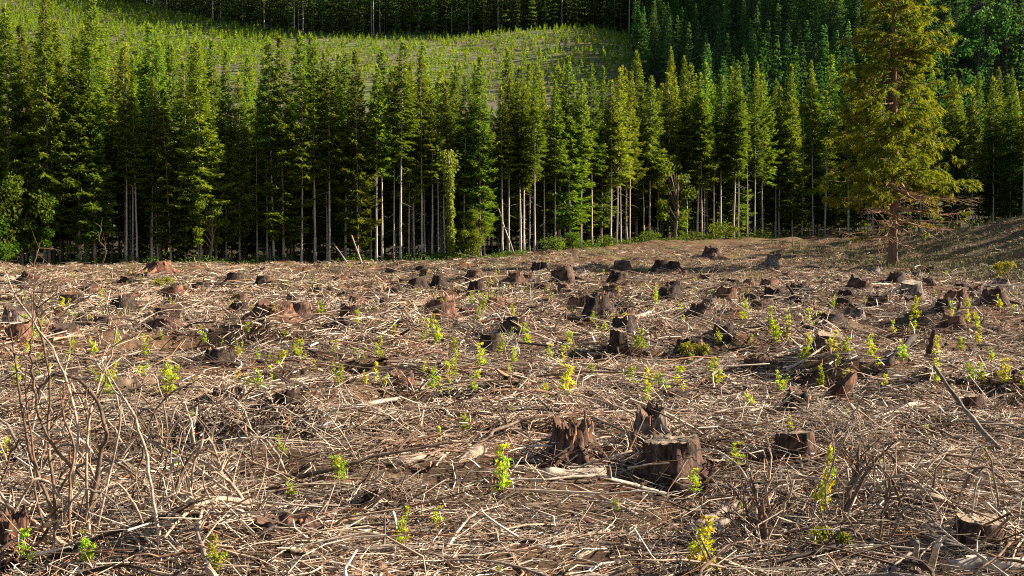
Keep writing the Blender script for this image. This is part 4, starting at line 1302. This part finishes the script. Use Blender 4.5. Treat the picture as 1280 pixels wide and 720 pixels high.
pole('dead_branch', [(42, 334), (48, 312, 97.), (50, 303, 97.)], 0.05, 0.03, 'brown', 'short dead stem before the rounded broadleaf tree', 'snag', seed=26, twigs=4)
pole('branch', [(848, 590, 10.6), (868, 561, 10.7), (895, 562, 10.5), (922, 580, 10.2), (942, 612, 9.7), (948, 664)], 0.009, 0.014, 'pale', 'pale arching branch springing over the wide flat stump', seed=27)
pole('branch', [(705, 592), (790, 563, 10.9)], 0.014, 0.01, 'pale', 'straight pale stick propped against the splintered grey stump', seed=28)
pole('branch', [(740, 521, 12.4), (805, 550, 11.9)], 0.012, 0.012, 'tan', 'stick lying down between the two jagged stumps', seed=29)
pole('branch', [(720, 702), (760, 685), (800, 690)], 0.02, 0.012, 'pale', 'forked pale branch lying in the foreground straw', seed=30, twigs=4)
pole('branch', [(890, 700), (960, 672), (1060, 660)], 0.028, 0.014, 'grey', 'long grey branch lying past the tall leafy sapling', seed=31, twigs=5)
pole('branch', [(905, 612), (985, 604), (1062, 610)], 0.02, 0.012, 'grey', 'horizontal grey branch behind the tall leafy sapling', seed=32, twigs=3)
pole('branch', [(1100, 612), (1210, 588)], 0.016, 0.01, 'tan', 'long tan stick across the slash by the leaning pole', seed=33, twigs=3)
pole('branch', [(1140, 640), (1200, 676), (1225, 700)], 0.018, 0.01, 'grey', 'curved grey stick bending towards the broad weathered stump', seed=34)
pole('branch', [(1055, 719), (1098, 676)], 0.022, 0.014, 'white', 'bleached stick pointing out of the foreground slash', seed=35)
pole('upright_stick', [(1140, 722), (1146, 678, 7.4)], 0.022, 0.018, 'white', 'white broken stick standing upright near the bleached log', 'branch', seed=36)
pole('upright_stick', [(1160, 722), (1172, 682, 7.5), (1176, 678, 7.5)], 0.03, 0.012, 'white', 'white forked splinter of wood beside the bleached log', 'branch', seed=37, twigs=2)
pole('upright_stick', [(1250, 700), (1255, 640, 8.6)], 0.02, 0.014, 'white', 'white stick leaning by the broad weathered stump', 'branch', seed=38)
pole('branch', [(540, 690), (560, 660, 8.8), (590, 650, 8.9), (640, 672)], 0.012, 0.01, 'tan', 'thin arched branch standing clear of the straw', seed=39)
pole('branch', [(600, 640), (690, 618)], 0.02, 0.012, 'brown', 'brown stick lying near a green sapling', seed=40, twigs=4)

# slabs of torn bark
slabs = []
for i_ in range(5):
    rg = np.random.default_rng(820 + i_)
    mb = MB(); L_, W_ = 0.34 + 0.2 * rg.random(), 0.10 + 0.06 * rg.random()
    u = np.linspace(-1, 1, 6); w_ = np.linspace(-1, 1, 4)
    U, Wv = np.meshgrid(u, w_, indexing='ij')
    wid = W_ * (1 - 0.45 * U ** 2 * rg.random() + 0.2 * rg.normal(size=(6, 1)) * 0.6)
    top = np.stack([U * L_ / 2 + rg.normal(size=U.shape) * 0.012, Wv * wid / 2, 0.05 - 0.03 * Wv ** 2 + rg.normal(size=U.shape) * 0.006], -1).reshape(-1, 3)
    bot = top - np.array([0, 0, 0.018])
    i4 = np.arange(5)[:, None] * 4; j4 = np.arange(3)[None]
    q = np.stack([i4 + j4, i4 + 4 + j4, i4 + 5 + j4, i4 + 1 + j4], -1).reshape(-1, 4)
    rim = [0, 1, 2, 3, 7, 11, 15, 19, 23, 22, 21, 20, 16, 12, 8, 4]
    qs = [[rim[k], rim[(k + 1) % 16], 24 + rim[(k + 1) % 16], 24 + rim[k]] for k in range(16)]
    mb.add(np.concatenate([top, bot]), np.concatenate([q, q[:, ::-1] + 24, np.array(qs)]), None, jit([(0.16, 0.08, 0.05), (0.10, 0.06, 0.042), (0.22, 0.12, 0.07), (0.28, 0.21, 0.15), (0.14, 0.07, 0.045)][i_], 48, rg, 0.45))
    slabs.append(mb.mesh('bark_piece', M['bark']))
SK = ['reddish brown', 'dark brown', 'rusty', 'pale tan', 'red brown']
items = []
for i_ in range(90):
    yy = 7.2 * (34 / 7.2) ** rnd.random(); x = rnd.uniform(-0.46, 0.46) * yy
    o = link('bark_piece', slabs[i_ % 5])
    sc_ = rnd.uniform(0.5, 1.1) * (1 + 0.012 * yy)
    o.location = (x, yy, hz(x, yy) - 0.005); o.rotation_euler = (rnd.gauss(0, 0.25), rnd.gauss(0, 0.2), rnd.random() * 6.28); o.scale = (sc_,) * 3
    o['category'] = 'bark piece'
    items.append((o, x, yy, SK[i_ % 5]))
rank_label(items, lambda c_: c_ + ' piece of torn bark', ' lying loose in the open slash', 'pieces of bark scattered in the slash')

# leaning slab of torn wood
x, yy = ground_at(1042, 503)
mb = MB(); rg = np.random.default_rng(61)
out = [(-0.16, 0), (0.12, 0.0), (0.22, 0.18), (0.27, 0.42), (0.21, 0.56), (0.12, 0.44), (-0.02, 0.28), (-0.17, 0.14)]
n_ = len(out)
v = [(a_, -0.035 + rg.normal() * 0.012, b_ - 0.04) for a_, b_ in out] + [(a_, 0.035 + rg.normal() * 0.012, b_ - 0.04) for a_, b_ in out]
q = [[i_, (i_ + 1) % n_, n_ + (i_ + 1) % n_, n_ + i_] for i_ in range(n_)]
t = [[0, i_ + 1, i_] for i_ in range(1, n_ - 1)] + [[n_, n_ + i_, n_ + i_ + 1] for i_ in range(1, n_ - 1)]
mb.add(v, q, t, jit((0.10, 0.05, 0.032), 2 * n_, rg, 0.5))
o = link('wood_slab', mb.mesh('wood_slab', M['bark'])); o.location = (x, yy, hz(x, yy)); o.rotation_euler = (0.25, 0.1, 0.3)
tag(o, 'leaning slab of torn reddish wood standing out of the slash', 'wood slab')

# ------------------------------------------------------------------ bare shrubs in the foreground
def shrub(name, label, stems, seed):
    rg = np.random.default_rng(seed)
    f = stems[0]['foot']
    x, yy = ground_at(*f)
    o0 = np.array([x, yy, hz(x, yy)])
    r = empty(name, tuple(o0))
    for st in stems:
        fx, fy = ground_at(*st['foot'])
        dd = st.get('dd', 0.0)
        pts = [np.array([fx, fy, hz(fx, fy) - 0.05])]
        m = len(st['pix'])
        for k, (px, py) in enumerate(st['pix']):
            pts.append(np.array(at_depth(px, py, fy + dd * (k + 1) / m + rg.normal() * 0.03)))
        pts = np.array(pts)
        n_ = 3 * len(pts)
        s0 = np.linspace(0, 1, len(pts)); s = np.linspace(0, 1, n_)
        P = np.stack([np.interp(s, s0, pts[:, i]) for i in range(3)], 1)
        P[1:-1] = (P[:-2] + 2 * P[1:-1] + P[2:]) / 4
        P[1:-1] += rg.normal(size=(n_ - 2, 3)) * 0.006
        P -= o0
        mb_ = MB()
        r0 = st.get('r', 0.010) * 1.35
        col = np.asarray(WCOL[st.get('c', 'brown')])
        tube(mb_, P, np.linspace(r0, r0 * 0.5, n_), 6, col * (0.75 + 0.5 * rg.random((n_, 1))), True, 0.2, rg)
        for k in range(2 * st.get('tw', 4)):
            i_ = rg.integers(n_ // 4, n_)
            d = unit(rg.normal(size=3) * 0.7 + np.array([0, 0, 0.9]))
            l = rg.uniform(0.12, 0.45)
            mid = P[i_] + d * l * 0.5 + rg.normal(size=3) * 0.03
            tube(mb_, [P[i_], mid, mid + unit(d + rg.normal(size=3) * 0.35) * l * 0.5], [r0 * 0.4, r0 * 0.3, r0 * 0.12], 4, col * rg.uniform(0.8, 1.3), False)
            tube(mb_, [mid, mid + unit(d + rg.normal(size=3) * 0.6) * l * 0.45], [r0 * 0.25, r0 * 0.1], 3, col * rg.uniform(0.8, 1.3), False)
        link('stem', mb_.mesh('stem', M['wood'], True), r)
    tag(r, label, 'shrub')
    return r
shrub('bare_shrub', 'thicket of tall bare brown stems beside the big rotten red stump', [
    dict(foot=(72, 680), pix=[(64, 631), (38, 570), (27, 514), (22, 470), (16, 430)], r=0.012, tw=5),
    dict(foot=(104, 672), pix=[(118, 614), (127, 560), (136, 540), (121, 500), (100, 474), (72, 467), (52, 480), (44, 505)], r=0.016, tw=4, dd=0.2),
    dict(foot=(100, 668), pix=[(124, 618), (92, 585), (66, 559), (48, 515), (42, 480), (38, 446), (42, 420)], r=0.011, tw=4, dd=-0.2),
    dict(foot=(70, 676), pix=[(66, 600), (58, 540), (64, 490), (56, 440), (48, 400), (42, 365)], r=0.011, tw=7, dd=0.4),
    dict(foot=(84, 676), pix=[(90, 600), (100, 545), (84, 480), (70, 440), (44, 405), (18, 368)], r=0.010, c='tan', tw=5, dd=0.3),
    dict(foot=(112, 676), pix=[(106, 600), (112, 520), (124, 480), (138, 450), (146, 410)], r=0.010, c='tan', tw=6, dd=0.5),
    dict(foot=(60, 672), pix=[(44, 620), (40, 560), (30, 500), (34, 455)], r=0.009, c='red', tw=4, dd=0.2),
    dict(foot=(118, 672), pix=[(135, 600), (150, 535), (148, 500), (132, 470)], r=0.009, c='tan', tw=3),
    dict(foot=(90, 684), pix=[(85, 620), (95, 560), (78, 520), (80, 480)], r=0.010, c='red', tw=5),
], 1)
def arcs(n, x0, x1, y0, y1, seed):
    r_ = random.Random(seed); out = []
    for _ in range(n):
        fx = r_.uniform(x0, x1); fy = r_.uniform(y0, y1)
        w = r_.choice([-1, 1]) * r_.uniform(40, 150); hp = r_.uniform(25, 110)
        pix = [(fx + w * t, fy - hp * math.sin(math.pi * min(1, t * 0.95 + 0.05)) * (1 - 0.25 * t)) for t in (0.15, 0.35, 0.55, 0.75, 0.95)]
        out.append(dict(foot=(fx, fy), pix=pix, r=r_.uniform(0.006, 0.013), c=r_.choice(['tan', 'brown', 'pale', 'grey', 'brown']), tw=3, dd=r_.uniform(-0.3, 0.5)))
    return out
shrub('arching_brush', 'low tangle of arching dead twigs around the bare stem thicket', arcs(44, 5, 250, 545, 700, 3), 12)
shrub('arching_brush', 'tangle of bent dead twigs beyond the splayed pale branches', arcs(12, 200, 400, 540, 610, 4), 13)
shrub('arching_brush', 'tangle of thin bent twigs beside the broad weathered stump', arcs(14, 1060, 1260, 590, 700, 5), 14)
shrub('bent_stem', 'single pale curved stem rising from the twigs near burnt stump', [
    dict(foot=(199, 690), pix=[(200, 672), (191, 631), (183, 567), (165, 510), (141, 487)], r=0.012, c='pale', tw=2)], 2)
shrub('splayed_branches', 'fan of pale branches splayed out before the wide hollow stump', [
    dict(foot=(312, 650), pix=[(312, 634), (275, 590), (235, 566), (188, 550)], r=0.015, c='tan', tw=3, dd=0.6),
    dict(foot=(314, 650), pix=[(312, 634), (280, 612), (240, 580), (195, 556), (157, 532)], r=0.012, c='pale', tw=3, dd=0.7),
    dict(foot=(316, 650), pix=[(312, 634), (335, 632), (372, 637)], r=0.010, c='tan', tw=2, dd=0.2),
    dict(foot=(310, 652), pix=[(309, 637), (292, 665), (278, 700), (276, 722)], r=0.017, c='white', tw=1, dd=-0.7),
    dict(foot=(308, 652), pix=[(305, 636), (280, 645), (266, 660), (262, 690)], r=0.011, c='pale', tw=2, dd=-0.5),
    dict(foot=(316, 652), pix=[(314, 636), (340, 652), (390, 658), (412, 652)], r=0.010, c='pale', tw=2, dd=-0.1),
    dict(foot=(306, 652), pix=[(300, 636), (250, 626), (200, 615), (160, 600), (125, 618)], r=0.010, c='tan', tw=4, dd=0.2),
], 3)
shrub('dead_shrub', 'dense clump of short dead stems at the arching branch', [
    dict(foot=(955, 684), pix=[(950, 650), (945, 620), (938, 590)], r=0.016, c='brown', tw=4),
    dict(foot=(960, 684), pix=[(962, 650), (958, 615), (962, 590)], r=0.016, c='tan', tw=4),
    dict(foot=(950, 684), pix=[(940, 655), (928, 625), (905, 600)], r=0.012, c='brown', tw=4),
    dict(foot=(966, 684), pix=[(972, 655), (985, 625), (992, 600)], r=0.012, c='tan', tw=3),
    dict(foot=(945, 686), pix=[(925, 660), (900, 640)], r=0.01, c='brown', tw=3),
    dict(foot=(956, 686), pix=[(957, 655), (952, 632)], r=0.02, c='red', tw=3),
], 4)
shrub('bare_shrub', 'crooked bare dark shrub beside the tall leafy sapling', [
    dict(foot=(1046, 652), pix=[(1062, 615), (1072, 590), (1074, 560)], r=0.018, c='brown', tw=3),
    dict(foot=(1050, 654), pix=[(1074, 606), (1092, 580), (1098, 572)], r=0.015, c='brown', tw=4),
    dict(foot=(1040, 654), pix=[(1030, 622), (1040, 580), (1060, 540)], r=0.010, c='tan', tw=5),
    dict(foot=(1110, 662), pix=[(1108, 630), (1112, 600)], r=0.016, c='brown', tw=3),
], 5)
shrub('dead_shrub', 'spray of thin bare twigs fanning up behind the low pale topped stump', [
    dict(foot=(1060, 585), pix=[(1050, 560), (1030, 530), (1010, 510)], r=0.008, c='tan', tw=4),
    dict(foot=(1062, 585), pix=[(1066, 555), (1060, 530)], r=0.008, c='pale', tw=4),
    dict(foot=(1064, 585), pix=[(1076, 560), (1092, 545)], r=0.008, c='tan', tw=4),
], 6)
shrub('bare_shrub', 'thin bare weed stems rising from straw near the dark drum stump', [
    dict(foot=(640, 452), pix=[(644, 435), (652, 410)], r=0.012, c='pale', tw=3),
    dict(foot=(636, 452), pix=[(630, 435), (640, 420)], r=0.010, c='pale', tw=3),
], 7)

# ------------------------------------------------------------------ saplings
def sapling(seed, form=0):
    """1 m tall; several leaning shoots with small leaves"""
    rg = np.random.default_rng(seed)
    tb, fb = MB(), MB()
    shoots = 1 + (form > 0) * rg.integers(1, 4)
    for k in range(shoots):
        a = rg.random() * 6.28; sp = 0.05 if k == 0 else rg.uniform(0.12, 0.3)
        Hs = 1.0 if k == 0 else rg.uniform(0.5, 0.85)
        s = np.linspace(0, 1, 6)
        P = np.c_[np.cos(a) * sp * s ** 1.3, np.sin(a) * sp * s ** 1.3, Hs * s - 0.03] + np.cumsum(rg.normal(size=(6, 3)) * 0.012, 0)
        tube(tb, P, np.linspace(0.012, 0.004, 6), 5, (0.20, 0.13, 0.06))
        nbr = 15
        for b in range(nbr):
            f = rg.uniform(0.18, 1.0)
            Q = np.array([np.interp(f, s, P[:, i]) for i in range(3)])
            al = rg.random() * 6.28
            l = (0.10 + 0.2 * (1 - f)) * rg.uniform(0.5, 1.2)
            d = np.array([math.cos(al), math.sin(al), rg.uniform(0.2, 0.9)])
            e = Q + unit(d) * l
            tube(tb, [Q, e], [0.004, 0.002], 3, (0.22, 0.17, 0.06), False)
            m = rg.integers(16, 26)
            PP = Q + np.outer(rg.uniform(0.15, 1.05, m), e - Q)
            DD = unit(d) * 0.7 + rg.normal(size=(m, 3)) * 0.6
            g = np.array((0.37 + 0.02 * (seed % 3), 0.47, 0.05)) * (0.85 + 0.1 * (seed % 4)) * (0.75 + 0.5 * rg.random()) * (1 + 0.12 * rg.normal(size=3))
            blades(fb, PP, DD, 0.05 + 0.055 * rg.random(m), 0.022 + 0.016 * rg.random(m), jit(g, m, rg, 0.3, 0.1), rg, 0.1, rg.normal(size=(m, 3)))
    return tb.mesh('sapling_stem', M['wood'], True), fb.mesh('sapling_leaves', M['sapling'])
SAP = [sapling(700 + i, i % 3) for i in range(9)]
saps = [(563, 500, 48), (628, 618, 62), (503, 686, 54), (424, 608, 48), (551, 556, 24), (362, 625, 30), (272, 722, 56), (108, 712, 54), (35, 716, 54),
        (1030, 650, 92), (880, 720, 78), (922, 592, 44), (1157, 548, 20), (1233, 584, 26), (808, 506, 30), (790, 482, 26), (703, 466, 32), (895, 482, 36),
        (968, 432, 48), (985, 420, 34), (712, 444, 26), (656, 432, 34), (378, 458, 32), (424, 482, 28), (456, 482, 20), (545, 430, 32), (605, 392, 26), (590, 385, 22),
        (820, 385, 26), (1145, 402, 32), (1220, 414, 28), (1190, 400, 26), (1012, 416, 28), (1042, 390, 22), (132, 500, 44), (352, 570, 26), (548, 668, 40), (224, 600, 40),
        (240, 530, 20), (1015, 690, 28), (625, 720, 18), (740, 470, 18), (682, 500, 26), (640, 520, 16), (580, 540, 24), (990, 545, 26), (1060, 530, 18), (935, 510, 24),
        (1170, 470, 22), (1250, 480, 20), (475, 440, 20), (490, 420, 20), (400, 396, 20), (310, 420, 16), (250, 420, 14), (215, 388, 16), (127, 388, 16), (300, 450, 22),
        (340, 480, 24), (870, 620, 34), (850, 395, 18), (640, 400, 20), (615, 380, 18), (1240, 612, 22), (8, 580, 30), (20, 470, 26), (60, 480, 24), (90, 620, 26),
        (180, 545, 18), (715, 540, 14), (770, 640, 20), (445, 660, 22), (930, 640, 20), (1100, 590, 18), (1200, 440, 20), (530, 470, 22)]
items = []
for px, py, hp in saps:
    x, yy = ground_at(px, py)
    items.append((x, yy, hp * yy / F))
for _ in range(215):
    px = rnd.uniform(0, 1280); py = rnd.uniform(336, 500)
    x, yy = ground_at(px, py)
    if yy > 100: continue
    items.append((x, yy, rnd.uniform(0.2, 0.46)))
recs = []
for i_, (x, yy, hh) in enumerate(items):
    k = rnd.randrange(9)
    o = empty('sapling', (x, yy, hz(x, yy) - 0.01), rnd.random() * 6.28, hh)
    wd = hh * (rnd.uniform(0.8, 1.25) if hh < 0.5 else rnd.uniform(0.65, 0.95))
    o.scale = (wd, wd, hh)
    link('stem', SAP[k][0], o); link('leaves', SAP[k][1], o)
    o['category'] = 'sapling'
    recs.append((o, x, yy, 'tiny' if hh < 0.25 else ('small' if hh < 0.45 else 'tall')))
rank_label(recs, lambda k: k + ' yellow green sapling', ' sprouting far out in the dry clearing', 'green saplings sprouting in the clearing')

# low yellowish bushes on stumps and mounds
tb, fb = broadleaf(140, 1.0, 0.75, nl=900, ls=0.11, green=(0.22, 0.22, 0.03), clumps=16)
LB = (tb.mesh('bush_stems', M['wood'], True), fb.mesh('bush_leaves', M['sapling']))
for px, py, Hm, lab in ((868, 452, 0.42, 'yellowish bush growing on the dark rotten stump'), (1040, 690, 0.2, 'low rusty green bush under the tall leafy sapling'),
                        (205, 362, 0.6, 'olive tuft of brush by the low reddish stump mound'), (1255, 345, 0.8, 'low green bush on the shaded bank')):
    x, yy = ground_at(px, py)
    r = empty('low_bush', (x, yy, hz(x, yy) - 0.03), rnd.random() * 6.28, Hm)
    link('stem', LB[0], r); link('foliage', LB[1], r)
    tag(r, lab, 'bush')
